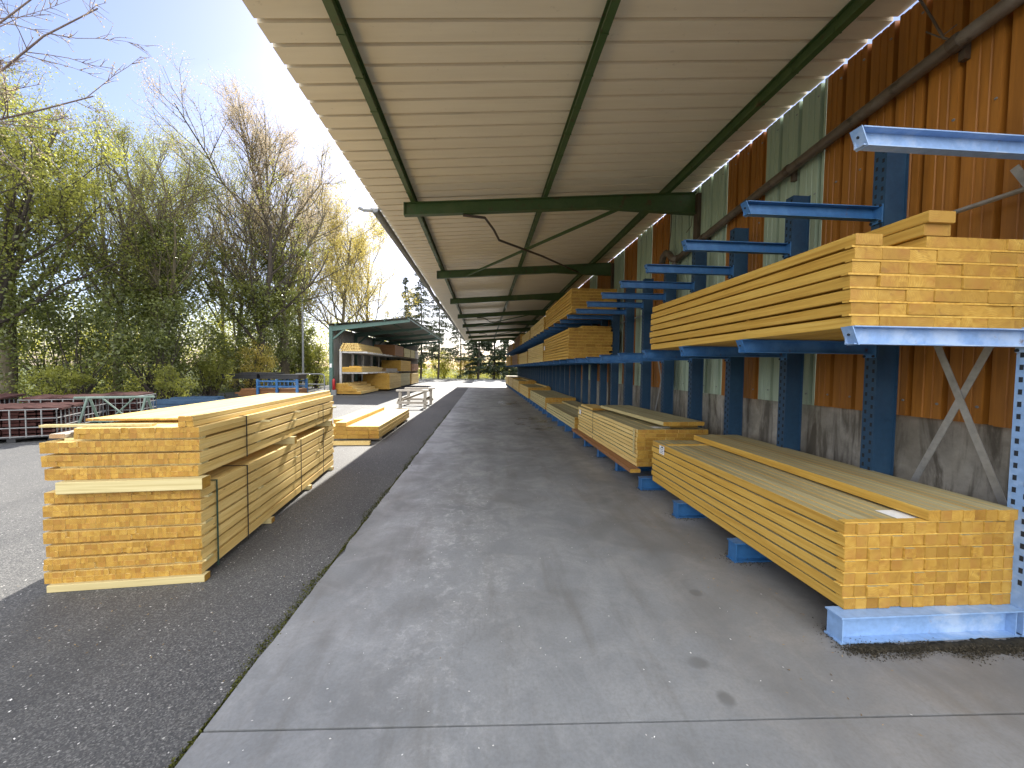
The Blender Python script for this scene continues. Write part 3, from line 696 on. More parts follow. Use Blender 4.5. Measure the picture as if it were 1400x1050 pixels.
# ------------------------------------------------------------------ the shed across the yard
SX, SY, SE, SL = -8.62, 22.5, -4.25, 17.2
shed = thing('open_shed', 'small open fronted green steel shed with sloping grey roof across the yard', 'shed', (SX, SY, 0))
D = SE - SX
def zs(x): return 3.90 + x * .105
for i in range(5):
    y = i * SL / 4
    mb = MB(); mb.box(-.09, .09, y - .09, y + .09, 0, zs(0)); mb.build('post', 'shedgreen', shed)
    mb = MB(); mb.hexa([(.09, y - .06, zs(.09) - .30), (D, y - .06, zs(D) - .16), (.09, y + .06, zs(.09) - .30), (D, y + .06, zs(D) - .16), (.09, y - .06, zs(.09) - .02), (D, y - .06, zs(D) - .02), (.09, y + .06, zs(.09) - .02), (D, y + .06, zs(D) - .02)])
    mb.bar((.09, y, zs(0) - .75), (.75, y, zs(.75) - .27), .08, .09); mb.build('rafter', 'shedgreen', shed)
mb = MB(); prof = []
y = -.25
while y < SL + .3: prof += [(y, 0), (y + .2, 0), (y + .22, .03), (y + .26, .03), (y + .28, 0)]; y += .3
for up in (0, .0015): mb.sheet([(-.15, yy, zs(-.15) + dz + .085 + up) for yy, dz in prof], (D + .25, 0, (D + .25) * .105))
mb.build('roof_sheet', 'shedroof', shed)
for x in (.3, 1.7, 3.0, D - .05):
    mb = MB(); mb.box(x - .03, x + .03, -.2, SL + .2, zs(x) - .018, zs(x) + .078); mb.build('purlin', 'shedgreen', shed)
mb = MB(); prof = []; y = 0
while y < SL: prof += [(y, 0), (y + .16, 0), (y + .18, -.035), (y + .23, -.035), (y + .25, 0)]; y += .25
for up in (0, .0015): mb.sheet([(-.10 - up + dx, yy, .1) for yy, dx in prof], (0, 0, 3.8))
mb.build('back_wall', 'shedwall', shed)
mb = MB(); mb.box(-.06, .06, -.097, -.092, 1.55, 1.77); mb.build('notice', 'white', shed)
mb = MB(); mb.box(-.2, 1.9, SL + .1, SL + .14, .1, 3.8); mb.build('end_wall', 'shedwall', shed)
srack = thing('storage_rack', 'galvanised storage rack inside the open shed', 'rack', (SX + .45, SY + .2, 0))
for i in range(9):
    y = i * 2.0
    mb = MB(); mb.box(-.06, .06, y - .05, y + .05, 0, 2.62); mb.build('upright', 'galv', srack)
for zz in (1.30, 2.48):
    for i in range(17):
        y = i * 1.0 + .02; mb = MB(); mb.box(.065, 1.5, y - .035, y + .035, zz - .09, zz); mb.build('arm', 'galv', srack)
SG = 'timber stored in the shed rack'
SXP = SX + .55
def spack(label, y, z, L, nl, W=1.0, side='side', lh=.06, gp=.012, tops=()):
    return pack(label, (SXP, SY + y, z), 0, W, L, nl, lh, gp, .2, 1, side, jit=.03, group=SG, tops=tops, spots=[.05, L - .1], endm='gend' if side in ('gside', 'grey') else 'bside' if side == 'bside' else 'oside')
# sloped heap of beams on the floor: each tier a layer
t = thing('beam_pile', 'stepped pile of honey beams on the ground at the near end of the shed', 'timber pile', (SXP - .35, SY - .15, 0), 0, SG)
for k, (xa, xb) in enumerate(((0, 1.5), (0, 1.25), (0, 1.0), (.05, .75))):
    mb = MB(); layer(mb, xb, 3.6, .06 + k * .15, .146, .25, 1, .05, xs=xa); mb.build('timber_layer', ['side', 'end', 'side'], t)
spack('honey pack on the shed floor with steep near end behind the stepped pile', 3.9, .12, 3.6, 14, 1.75, tops=[(.1, 1.6, .2, 3.2)])
spack('pale pack on the shed floor right of the tall honey pack', 8.0, .12, 4.0, 14, 1.6, 'gside')
spack('far end pack on the shed floor with pale loose tops', 12.6, .12, 3.8, 13, 1.6, 'side')
spack('loose low timber on the middle shelf at the near end of the shed', .1, 1.302, 4.5, 4, 1.1, 'side', tops=[(.3, .9, .3, 4.0)])
spack('grey boards on the middle shelf second from the near end of the shed', 4.8, 1.302, 3.5, 3, 1.3, 'grey')
spack('tall honey pack on the middle shelf halfway along the shed', 8.6, 1.302, 4.2, 12, 1.5, 'oside')
spack('dark brown pack on the middle shelf at the far end of the shed', 13.2, 1.302, 3.6, 9, 1.5, 'bside')
t = thing('pole_bundle', 'bundle of round fence poles with cut ends on top of the shed rack', 'pole bundle', (SXP - .2, SY + .15, 2.482), 0, SG)
for r in range(5):
    mb = MB()
    for i in range(12 - r): mb.tube([(.055 + r * .055 + i * .108, rnd.uniform(-.05, .05), .05 + r * .094), (.055 + r * .055 + i * .108, 4.6, .05 + r * .094)], .052, 8, 0, True, rnd.random())
    mb.build('pole_row', ['side'], t, False)
spack('brown boxed board pack on the top shelf halfway along the shed', 6.6, 2.482, 3.0, 11, 1.5, 'bside')
spack('beige board pack on the top shelf next to the brown one', 9.9, 2.482, 2.7, 10, 1.5, 'gside')
spack('beige board pack on the top shelf, second from the far end', 12.8, 2.482, 2.0, 10, 1.5, 'gside')
spack('grey board pack on the top shelf at the far end of the shed', 15.0, 2.482, 2.0, 10, 1.5, 'grey')
t = thing('fire_extinguisher', 'red fire extinguisher standing by the near green post of the shed', 'extinguisher', (SX + .25, SY - .32, 0))
mb = MB(); mb.tube([(0, 0, .3), (0, 0, .31), (0, 0, .82), (0, 0, .90), (0, 0, .93)], [.07, .085, .085, .06, .03], 12); mb.build('cylinder_body', 'red', t, True)
mb = MB(); mb.tube([(0, 0, .93), (0, 0, 1.0)], .025, 8); mb.bar((-.02, 0, 1.0), (.12, 0, 1.03), .02, .02); mb.build('valve', 'black', t)
mb = MB(); mb.tube([(.02, 0, .97), (.1, -.02, .9), (.1, -.03, .5)], .015, 6); mb.build('hose', 'black', t)
mb = MB(); mb.box(-.12, .12, -.06, .1, .0, .30); mb.build('stand', 'greysteel', t)
# tubular barrier beside the shed, light pole
t = thing('barrier', 'grey tubular steel barrier standing left of the shed post', 'barrier', (-10.6, 22.4, 0))
mb = MB(); mb.tube([(0, 0, 0), (0, 0, 1.05), (.06, 0, 1.15), (.18, 0, 1.18), (1.45, 0, 1.18), (1.57, 0, 1.15), (1.63, 0, 1.05), (1.63, 0, 0)], .035, 8); mb.tube([(0, 0, .6), (1.63, 0, .6)], .028, 8); mb.build('frame', 'greysteel', t)
t = thing('lamp_pole', 'slim grey pole standing before the trees left of the shed', 'pole', (-11.75, 26, 0))
mb = MB(); mb.tube([(0, 0, 0), (0, 0, 5.7)], [.075, .05], 10); mb.build('shaft', 'greysteel', t)
mb = MB(); mb.tube([(0, 0, 5.7), (0, -.02, 5.9), (.1, -.05, 5.98)], .035, 8); mb.build('bracket', 'greysteel', t)

# ------------------------------------------------------------------ cages with clay pieces
CG = 'cages of brick red pieces along the yard edge'
def cage(label, x, y, rz, w=1.2, d=1.0, h=.66, seed=1):
    t = thing('mesh_cage', label, 'cage', (x, y, 0), rz, CG)
    mb = MB(); r = .011; n = 6
    def ring(z):
        for p, q in (((0, 0), (w, 0)), ((w, 0), (w, d)), ((w, d), (0, d)), ((0, d), (0, 0))): mb.tube([(p[0], p[1], z), (q[0], q[1], z)], r, 6)
    for z in (.12, .12 + (h - .12) * .33, .12 + (h - .12) * .66, h): ring(z)
    for i in range(n + 1):
        f = i / n
        for y2 in (0, d): mb.tube([(w * f, y2, .1), (w * f, y2, h)], r, 6)
        for x2 in (0, w): mb.tube([(x2, d * f, .1), (x2, d * f, h)], r, 6)
    mb.build('wire_frame', 'greysteel', t)
    mb = MB()
    for i in range(3): mb.box(.02 + i * (w - .16) / 2, .14 + i * (w - .16) / 2, .02, d - .02, .001, .09)
    mb.box(0.0, w, 0, d, .09, .105); mb.build('pallet_base', 'black', t)
    g = thing('clay_pile', 'brick red clay slabs piled in the ' + label.split(',')[0], 'clay pile', (x, y, .106), rz, 'clay piles in the cages')
    rg = random.Random(seed)
    for k in range(5):
        mb = MB()
        for i in range(8):
            z = i * (h - .10) / 7.6; x0 = .04 + k * (w - .1) / 5 + rg.uniform(-.006, .01)
            tilt = rg.uniform(-.02, .03) if i < 7 else rg.uniform(-.06, .08)
            mb.box(x0, x0 + (w - .1) / 5 - .02, .05 + tilt, d - .06 + tilt, z, z + (h - .10) / 7.6 * rg.uniform(.5, .85), 0, rg.random())
        if rg.random() < .8: mb.hexa([(.02 + k * w / 5, .1, h - .1), (.02 + k * w / 5 + .3, .06, h - .13), (.02 + k * w / 5, d - .1, h - .06), (.05 + k * w / 5 + .3, d - .06, h - .09), (.02 + k * w / 5, .1, h - .06), (.02 + k * w / 5 + .3, .06, h - .09), (.02 + k * w / 5, d - .1, h - .02), (.05 + k * w / 5 + .3, d - .06, h - .05)], 0, rg.random())
        mb.build('clay_column', 'redclay', g)
cage('nearest cage, at the left edge of the yard', -10.0, 8.05, R(25), 1.3, 1.0, .66, 1)
cage('second cage, behind the nearest one', -11.05, 9.95, R(20), 1.15, 1.0, .72, 2)
cage('third cage, behind the legs of the green trestle', -10.75, 11.4, R(15), .95, 1.0, .70, 3)
cage('farthest left cage, behind the nearest ones', -12.6, 9.3, R(24), 1.3, 1.0, .76, 5)
t = thing('steel_trestle', 'sage green steel trestle with crossed braces in front of the cages', 'trestle', (-9.0, 9.25, 0), R(8))
mb = MB(); mb.tube([(-.1, 0, .84), (1.42, 0, .86)], .028, 10); mb.build('top_rail', 'trestle', t)
for x in (.16, 1.27):
    for s in (-1, 1): mb = MB(); mb.tube([(x + .02 * s, 0, .84), (x + .06 * s, .3 * s, 0)], .024, 8); mb.build('leg', 'trestle', t)
mb = MB(); mb.tube([(.42, 0, .83), (.95, .02, .3)], .016, 8); mb.tube([(1.02, 0, .83), (.5, .02, .3)], .016, 8); mb.tube([(.18, .02, .3), (1.25, .02, .3)], .016, 8); mb.build('cross_brace', 'trestle', t)
# blue steel parts lying by the trees
BG = 'blue steel parts stored by the trees'
def blue_beams(label, x, y, rz, n, L, z):
    t = thing('steel_beam_stack', label, 'steel stack', (x, y, z), rz, BG)
    for k in range(n):
        mb = MB(); ox_ = rnd.uniform(-.1, .1); yy = (k % 4) * .21; zz = (k // 4) * .13
        mb.box(ox_, ox_ + L, yy, yy + .17, zz, zz + .012); mb.box(ox_, ox_ + L, yy, yy + .012, zz + .012, zz + .115); mb.box(ox_, ox_ + L, yy + .158, yy + .17, zz + .012, zz + .115)
        mb.build('channel_beam', 'blued', t)
for k, (x, y) in enumerate(((-11.1, 13.9), (-9.3, 14.3))):
    mb = MB(); mb.box(x, x + .12, y, y + 1.0, .001, .12); o = mb.build('timber_skid', 'grey'); tag(o, ('left', 'right')[k] + ' skid timber under the stacks of blue channels', 'skid', 'skids under the blue channels')
blue_beams('low stack of blue steel channels lying behind the big batten stack', -11.5, 13.95, R(4), 8, 2.6, .122)
blue_beams('higher stack of blue steel channels beside the pale bush', -11.75, 15.2, R(6), 12, 1.5, .001)
t = thing('stillage', 'blue steel stillage loaded below black boxes in front of the trees', 'stillage', (-11.9, 19.6, 0))
for x in (.9, 1.8, 2.75):
    for y in (0, 1.0):
        mb = MB(); mb.box(x - .05, x + .05, y - .05, y + .05, 0, .96); mb.build('post', 'blue', t)
mb = MB()
for z in (.12, .55, .82):
    mb.box(.955, 2.70, -.03, .03, z, z + .07); mb.box(.955, 2.70, .97, 1.03, z, z + .07)
mb.box(0.85, 2.8, .04, .96, .1, .13); mb.build('side_rail', 'blue', t)
mb = MB()
for i in range(9): mb.box(1.0 + i * .19, 1.03 + i * .19, -.035, -.03, .62, .80)
mb.build('side_slats', 'blue', t)
BX = 'black boxes on the blue stillage'
for k, (x, y, z, w, lab) in enumerate(((-12.6, 19.5, .965, 1.6, 'long black box jutting out left on the blue stillage'), (-10.9, 19.6, .965, 1.8, 'black box on the right half of the blue stillage'), (-11.9, 19.65, 1.20, 1.7, 'flat black lid lying over the black boxes'))):
    t = thing('plastic_box', lab, 'box', (x, y, z), R(1), BX)
    mb = MB(); h = .23 if k < 2 else .07
    mb.box(0, w, 0, .9, 0, h); mb.build('body', 'black', t)
    if k < 2:
        mb = MB(); mb.box(-.02, w + .02, -.02, .92, h * .8, h * .98); mb.build('rim', 'black', t)
t = thing('plank_pile', 'dull brown planks lying inside the blue stillage', 'plank pile', (-11.8, 19.66, .131), 0)
for k in range(4): mb = MB(); layer(mb, .85, 2.7, 0, .06, .2); mb = MB(); mb.box(rnd.uniform(-.4, 0), 2.7, .06, .9, k * .09, k * .09 + .075, 0, rnd.random()); mb.build('plank_layer', 'bside', t)

# ------------------------------------------------------------------ trees
def tubes_mesh(name, lines, mat, sides):
    VV, FF, base = [], [], 0
    for (P, r), k in zip(lines, sides):
        n = len(P); d = np.gradient(P, axis=0); d /= np.linalg.norm(d, axis=1)[:, None] + 1e-9
        ref = np.array([.31, .17, .93]) if abs(d[0] @ np.array([.31, .17, .93])) < .9 else np.array([.9, .3, .1])
        x = np.cross(d, ref); x /= np.linalg.norm(x, axis=1)[:, None] + 1e-9; y = np.cross(d, x)
        a = np.arange(k) * 2 * math.pi / k
        V = P[:, None] + (x[:, None] * np.cos(a)[None, :, None] + y[:, None] * np.sin(a)[None, :, None]) * np.asarray(r)[:, None, None]
        VV.append(V.reshape(-1, 3))
        i = np.arange(n - 1)[:, None] * k; j = np.arange(k)[None]; j2 = (np.arange(k) + 1)[None] % k
        FF.append((np.stack([i + j, i + j2, i + k + j2, i + k + j], -1) + base).reshape(-1, 4)); base += n * k
    V = np.concatenate(VV); F = np.concatenate(FF); n = len(F)
    me = bpy.data.meshes.new(name); me.vertices.add(len(V)); me.loops.add(n * 4); me.polygons.add(n)
    me.vertices.foreach_set('co', V.reshape(-1).astype(np.float32)); me.loops.foreach_set('vertex_index', F.reshape(-1).astype(np.int32))
    me.polygons.foreach_set('loop_start', np.arange(0, n * 4, 4, dtype=np.int32)); me.polygons.foreach_set('loop_total', np.full(n, 4, dtype=np.int32))
    me.materials.append(M[mat]); me.update(calc_edges=True); me.polygons.foreach_set('use_smooth', [True] * n)
    return me
def grow(rg, P0, d0, L, r0, lvl, maxl, out, up=.12, wig=.18, nch=(9, 7, 6), spread=(.9, .8, .8), first=.3, cl=.55):
    n = 7 if lvl == 0 else (6 if lvl == 1 else 4)
    P = [np.array(P0, float)]; d = np.array(d0, float)
    for i in range(n):
        d = d + rg.normal(size=3) * (wig if lvl else wig * .45) + np.array([0, 0, up]); d /= np.linalg.norm(d); P.append(P[-1] + d * L / n)
    P = np.array(P); r = np.linspace(r0, r0 * (.32 if lvl < maxl else .3), n + 1)
    out.append((P, r, lvl))
    if lvl >= maxl: return
    k = nch[lvl]
    for j in range(k):
        t = first + (1 - first) * (j + rg.uniform(.1, .9)) / k if lvl == 0 else rg.uniform(.22, 1)
        f = t * n; i = min(int(f), n - 1); p = P[i] + (P[i + 1] - P[i]) * (f - i)
        dd = (P[i + 1] - P[i]); dd /= np.linalg.norm(dd)
        s = rg.normal(size=3); s -= dd * (s @ dd); s /= np.linalg.norm(s)
        nd = dd + s * spread[lvl] * rg.uniform(.7, 1.3); nd /= np.linalg.norm(nd)
        ln = L * (.62 if lvl == 0 else cl) * rg.uniform(.6, 1.1) * (1.15 - .55 * t if lvl == 0 else 1 - .3 * t)
        grow(rg, p, nd, ln, max(r[i] * (.55 if lvl else .5), .006), lvl + 1, maxl, out, up, wig, nch, spread, first, cl)
def tree(name, label, x, y, H, seed, bark='bark', leaf=None, nleaf=0, lsize=.1, ivy=0, ivyr=.5, ivytop=.75, r0=.17, lean=(0, 0), nch=(10, 7, 6), spread=(.8, .8, .85), first=.25, maxl=3, up=.1, lsprd=.12, cat='tree', group='trees along the yard edge', ivysize=.12, extra=None, ltop=0, cl=.55):
    rg = np.random.default_rng(seed); out = []
    d0 = np.array([lean[0], lean[1], 1.0]); d0 /= np.linalg.norm(d0)
    grow(rg, (0, 0, -.1), d0, H * .93, r0, 0, maxl, out, up, .12, nch, spread, first, cl)
    if extra:
        for (p, d, L, r) in extra: grow(rg, p, d, L, r, 1, maxl, out, up, .11, nch, spread, first, cl)
    t = thing(name, label, cat, (x, y, 0), 0, group)
    big = [o for o in out if o[2] <= 1]; small = [o for o in out if o[2] > 1]
    link('trunk', tubes_mesh('trunk', [(o[0], o[1]) for o in big], bark, [8 if o[2] == 0 else 5 for o in big]), t)
    link('branches', tubes_mesh('branches', [(o[0], o[1]) for o in small], bark, [4 if o[2] == 2 else 3 for o in small]), t)
    if nleaf:
        tw = [o[0] for o in out if o[2] >= maxl - 1 and o[0][-1][2] > ltop]
        pts = np.concatenate([q[1:] for q in tw]); i = rg.integers(0, len(pts), nleaf)
        P = pts[i] + rg.normal(size=(nleaf, 3)) * lsprd
        clump = rg.random(len(pts))[i]
        link('crown', quads_mesh('crown', leaf_quads(rg, P, lsize), leaf, np.clip(clump * .6 + rg.random(nleaf) * .4, 0, 1)), t)
    if ivy:
        segs = []
        for o in out:
            if o[2] == 0 or (o[2] == 1 and rg.random() < .7):
                q = o[0]; tt = rg.random(60 if o[2] == 0 else 24) * (len(q) - 1.001); k = tt.astype(int); f = (tt - k)[:, None]
                segs.append(q[k] * (1 - f) + q[k + 1] * f)
        c = np.concatenate(segs); c = c[c[:, 2] < H * ivytop]
        cl = c[rg.integers(0, len(c), 260)] + rg.normal(size=(260, 3)) * ivyr * np.array([1, 1, .7])
        ct = rg.random(260); i = rg.integers(0, 260, ivy)
        P = cl[i] + rg.normal(size=(ivy, 3)) * ivyr * .55
        P[:, 2] = np.maximum(P[:, 2], .05)
        link('ivy', quads_mesh('ivy', leaf_quads(rg, P, ivysize), 'ivy', np.clip(ct[i] * .6 + rg.random(ivy) * .4, 0, 1)), t)
    return t
def bush(name, label, x, y, w, d, h, seed, leaf, n, size, group='bushes under the trees', z0=.15, cat='bush'):
    rg = np.random.default_rng(seed)
    t = thing(name, label, cat, (x, y, 0), 0, group); k = max(26, int(n / 90))
    u = rg.normal(size=(k, 3)); u /= np.linalg.norm(u, axis=1)[:, None]; u *= (rg.random(k) ** .42)[:, None]
    c = u * np.array([w / 2, d / 2, h / 2]) * rg.uniform(.8, 1.12, k)[:, None] + np.array([0, 0, h / 2 + z0])
    ct = rg.random(k); i = rg.integers(0, k, n); cs = rg.uniform(.5, 1.4, k)[i][:, None]
    P = c[i] + rg.normal(size=(n, 3)) * np.array([w, d, h]) * .062 * cs
    P[:, 2] = np.maximum(P[:, 2], .04)
    link('foliage', quads_mesh('foliage', leaf_quads(rg, P, size), leaf, np.clip(ct[i] * .6 + rg.random(n) * .4, 0, 1)), t)
    lines = []
    for j in range(min(k, 22)):
        e = c[j]; b = np.array([rg.normal() * w * .05, rg.normal() * d * .05, 0]); q = np.linspace(0, 1, 5)[:, None]
        lines.append((b * (1 - q) + e * q + rg.normal(size=(5, 3)) * .05 * q, np.linspace(.03, .008, 5)))
    link('stems', tubes_mesh('stems', lines, 'barkd', [4] * len(lines)), t)
    return t
D_ = 'deciduous_tree'
tree(D_, 'leafy spring tree at the left edge with fresh green crown above the cages', -17.6, 15.5, 10.6, 11, leaf='young', nleaf=20000, lsize=.095, ivy=5000, r0=.27, ivytop=.6, nch=(13, 8, 7))
tree(D_, 'leaning dark stemmed tree with sparse green leaves behind the nearest cage', -16.6, 13.2, 8.4, 12, 'barkd', 'young', 14000, .085, 4000, r0=.16, lean=(.25, .1), ivytop=.7, nch=(12, 8, 7))
tree(D_, 'tall bare tree with fine grey twigs rising behind the leafy left tree', -19.0, 21.5, 11.4, 13, leaf='young', nleaf=17000, lsize=.06, ivy=3000, r0=.2, ivytop=.5, nch=(15, 10, 8))
tree(D_, 'bare crowned tree with ivy up its trunk between two other bare trees', -16.9, 22.5, 11.0, 14, leaf='young', nleaf=15000, lsize=.055, ivy=11000, r0=.25, ivytop=.72, ivyr=.36, nch=(15, 10, 8))
tree(D_, 'ivy wrapped tree with bare top standing behind the crossed trestle', -14.4, 18.6, 9.8, 15, leaf='young', nleaf=6000, lsize=.07, ivy=14000, r0=.26, ivytop=.8, ivyr=.38, nch=(14, 9, 8))
tree(D_, 'slim bare tree beside the ivy wrapped one, thin upright twigs', -16.2, 26.5, 11.8, 16, leaf='gold', nleaf=13000, lsize=.05, ivy=3000, r0=.16, nch=(15, 10, 8), spread=(.6, .75, .8))
tree(D_, 'tall tree with pale bronze buds and a thick ivy covered trunk', -13.7, 27.5, 15.6, 17, leaf='pale', nleaf=55000, lsize=.065, ivy=15000, r0=.30, ivytop=.6, ivyr=.34, nch=(22, 11, 9), spread=(.85, .8, .85), first=.25, lsprd=.16)
tree(D_, 'broad golden leaved tree behind the shed roof', -11.6, 33.5, 13.6, 18, leaf='gold', nleaf=42000, lsize=.08, r0=.18, nch=(22, 11, 9), spread=(1.0, .85, .85), lsprd=.2, first=.2)
tree(D_, 'golden leaved tree behind the far half of the shed, nearer the conifers', -13.2, 45, 14.5, 19, leaf='gold', nleaf=32000, lsize=.11, r0=.2, nch=(20, 10, 8), lsprd=.25, spread=(1.0, .85, .85), first=.2)
tree(D_, 'forked tree with curved bare limbs between the trestle and the pole', -13.4, 23.2, 10.6, 20, 'barkd', 'young', 7000, .07, 7000, r0=.22, ivyr=.3, lean=(.22, 0), nch=(12, 9, 8), ivytop=.6)
for k, (x, y, H, lab) in enumerate(((-27, 33, 18, 'far bare tree deep in the wood behind the left leafy tree'), (-23, 36, 18.5, 'far bare tree deep in the wood, behind the two bare crowned trees'), (-19.5, 39, 19, 'far bare tree deep in the wood behind the bronze budded tree'), (-30, 26, 16, 'far bare tree deep in the wood at the left picture edge'), (-24.5, 27, 15.5, 'twiggy tree halfway into the wood behind the leaning tree'), (-16.0, 35, 16.0, 'pale twiggy tree between the bronze budded tree and the golden tree'))):
    tree(D_, lab, x, y, H, 30 + k, leaf='young' if k < 5 else 'pale', nleaf=12000, lsize=.095, ivy=4000, ivytop=.5, r0=.18, nch=(16, 9, 7), ivysize=.15, lsprd=.2)
# near tree whose bare boughs reach into the picture from the left
tree('bare_tree', 'near bare tree reaching budding boughs into the top left of the view', -12.6, 7.9, 9.0, 61, 'twig', 'pale', 6000, .03, r0=.18, nch=(3, 16, 10), spread=(.35, .75, .75), first=.75, up=.015, lsprd=.006, cl=.30,
     extra=[((0, 0, 4.9), (1, -.15, .42), 6.9, .032), ((0, 0, 4.6), (1, -.10, .34), 6.4, .032), ((0, 0, 5.0), (1, -.2, .50), 6.6, .032), ((0, 0, 4.9), (1, -.05, .36), 6.0, .032), ((0, 0, 5.2), (1, -.14, .55), 6.6, .032)])
# evergreen masses low down
E_ = 'evergreen_bush'
for k, (x, y, w, d, h, lf, n, sz, lab) in enumerate((
    (-15.2, 15.6, 4.2, 3, 4.6, 'ever', 4500, .12, 'dark evergreen behind the nearest cage'),
    (-13.6, 17.0, 3.6, 3, 4.6, 'ever', 4500, .11, 'tall glossy evergreen above the third cage'),
    (-18.6, 18.0, 5.0, 3, 5.2, 'ivy', 4500, .13, 'tall dark evergreen at the left picture edge'),
    (-16.2, 20.0, 4.4, 3, 5.6, 'ever', 4500, .12, 'tall evergreen holly behind the ivy wrapped tree'),
    (-14.6, 21.6, 4.0, 3, 5.4, 'ivy', 4200, .12, 'glossy evergreen behind the blue channels'),
    (-12.9, 22.6, 2.6, 2.2, 2.9, 'gold', 5000, .08, 'pale olive rounded bush left of the black boxes'),
    (-13.8, 25.2, 4.0, 3, 4.6, 'ever', 4500, .12, 'evergreen behind the black boxes on the stillage'),
    (-14.0, 30.0, 4.2, 3, 5.0, 'ivy', 8000, .15, 'dark evergreen behind the grey pole'),
    (-12.4, 29.5, 2.2, 2, 3.2, 'young', 4500, .09, 'light green bush between the pole and the shed'),
    (-14.2, 14.0, 2.0, 2, 1.5, 'young', 2600, .09, 'small bright lime bush behind the second cage'),
    (-12.4, 15.9, 2.4, 1.6, 1.4, 'young', 2800, .08, 'low bright lime shrub behind the green trestle'),
    (-13.0, 19.4, 2.2, 1.8, 2.0, 'young', 4200, .08, 'light green shrub behind the blue channels'),
    (-21.5, 24.0, 6.0, 3, 4.0, 'lime', 7000, .12, 'sunlit lime thicket glowing between the left trunks'),
    (-17.8, 28.5, 6.0, 3, 4.2, 'lime', 7000, .12, 'sunlit lime thicket glowing behind the blue channels'),
    (-25.0, 20.0, 6.0, 3, 4.0, 'lime', 6000, .13, 'sunlit lime thicket at the far left behind the cages'))):
    bush(E_ if lf in ('ever', 'ivy') else 'leafy_bush', lab, x, y, w, d, h, 80 + k, lf, n, sz)

# conifers at the end of the lane
def conifer(label, x, y, H, seed, mat, dens=1.0, spreadw=2.6, first=.12, r0=.2, gap=.5):
    rg = np.random.default_rng(seed); t = thing('conifer_tree', label, 'conifer', (x, y, 0), 0, 'conifers at the end of the lane')
    lines = []; pts = []
    q = np.linspace(0, 1, 9); tr = np.stack([rg.normal() * .1 * q + .08 * np.sin(q * 5), .1 * q, q * H], 1); lines.append((tr, np.linspace(r0, .02, 9)))
    z = H * first
    while z < H * .985:
        f = z / H
        for j in range(rg.integers(3, 6)):
            a = rg.uniform(0, 2 * math.pi); L = spreadw * (1 - f) ** .75 * rg.uniform(.5, 1.1) + .25
            s = np.linspace(0, 1, 6); dr = rg.uniform(.15, .5)
            P = np.stack([np.cos(a) * L * s, np.sin(a) * L * s, z + .12 * L * s - dr * L * s ** 2 * .8], 1); P[:, 0] += tr[min(8, int(f * 8)), 0]
            lines.append((P, np.linspace(.028, .006, 6)))
            n = int(70 * L * dens) + 8; ss = rg.uniform(.15, 1, n); i = (ss * 4.99).astype(int); ff = (ss * 4.99 - i)[:, None]
            B = P[i] * (1 - ff) + P[i + 1] * ff
            lat = rg.normal(size=n) * .16 * L * (1.1 - ss) + rg.normal(size=n) * .05
            B = B + np.stack([-np.sin(a) * lat, np.cos(a) * lat, -np.abs(rg.normal(size=n)) * .22], 1); pts.append(B)
        z += gap * rg.uniform(.6, 1.3)
    P = np.concatenate(pts)
    link('trunk', tubes_mesh('trunk', lines, 'barkd', [8] + [3] * (len(lines) - 1)), t)
    link('crown', quads_mesh('crown', leaf_quads(rg, P, .24, .2, .4), mat, rg.random(len(P))), t)
for k, (x, y, H, mt, dn, sw, fi, lab) in enumerate((
    (-9.0, 56.0, 17.0, 'conif', .8, 3.6, .12, 'tall thin grey conifer directly beyond the shed eave'),
    (-6.6, 56.5, 15.8, 'conif', .8, 3.4, .2, 'tall thin grey conifer second beyond the shed eave'),
    (-11.6, 58.0, 15.0, 'conif', .7, 3.2, .3, 'grey conifer half hidden by the golden tree'),
    (-3.6, 60.0, 13.0, 'conif', .7, 3.2, .25, 'sparse conifer seen beside the roof gutter'),
    (-.8, 55.8, 12.0, 'conifd', 1.6, 3.4, .1, 'dark spreading conifer beside the asphalt strip end'),
    (1.5, 57.0, 12.5, 'conifd', 1.1, 3.0, .12, 'dark conifer in the middle of the lane end'),
    (3.4, 56.0, 11.5, 'conifd', 1.7, 3.2, .08, 'dense dark conifer at the end of the concrete lane'),
    (4.6, 58.5, 13.0, 'conif', .6, 2.2, .45, 'bare stemmed conifer at the right of the lane end'))):
    conifer(lab, x, y, H, 200 + k, mt, dn, sw, fi, r0=.16 if mt == 'conif' else .2)
for k, (x, y, w, h, lf, n, lab) in enumerate((
    (-10.5, 57.5, 5, 3.4, 'lime', 5000, 'sunny yellow green bush under the conifer beyond the shed'),
    (-6.0, 59.0, 5, 4.2, 'lime', 5500, 'sunny yellow green bush left of the dark conifers'),
    (-2.0, 60.0, 5, 3.6, 'gold', 5000, 'golden bush behind the dark spreading conifer'),
    (2.0, 61.0, 5, 3.4, 'lime', 5000, 'yellow green bush behind the conifers at the lane end'),
    (5.6, 60.0, 4.5, 3.6, 'lime', 5000, 'yellow green bush behind the rack end'),
    (-15.0, 50.0, 6, 4.5, 'gold', 5000, 'golden bush behind the far end of the shed'))):
    bush('leafy_bush', lab, x, y, w, 2.6, h, 300 + k, lf, n, .17, 'sunny bushes at the end of the lane')
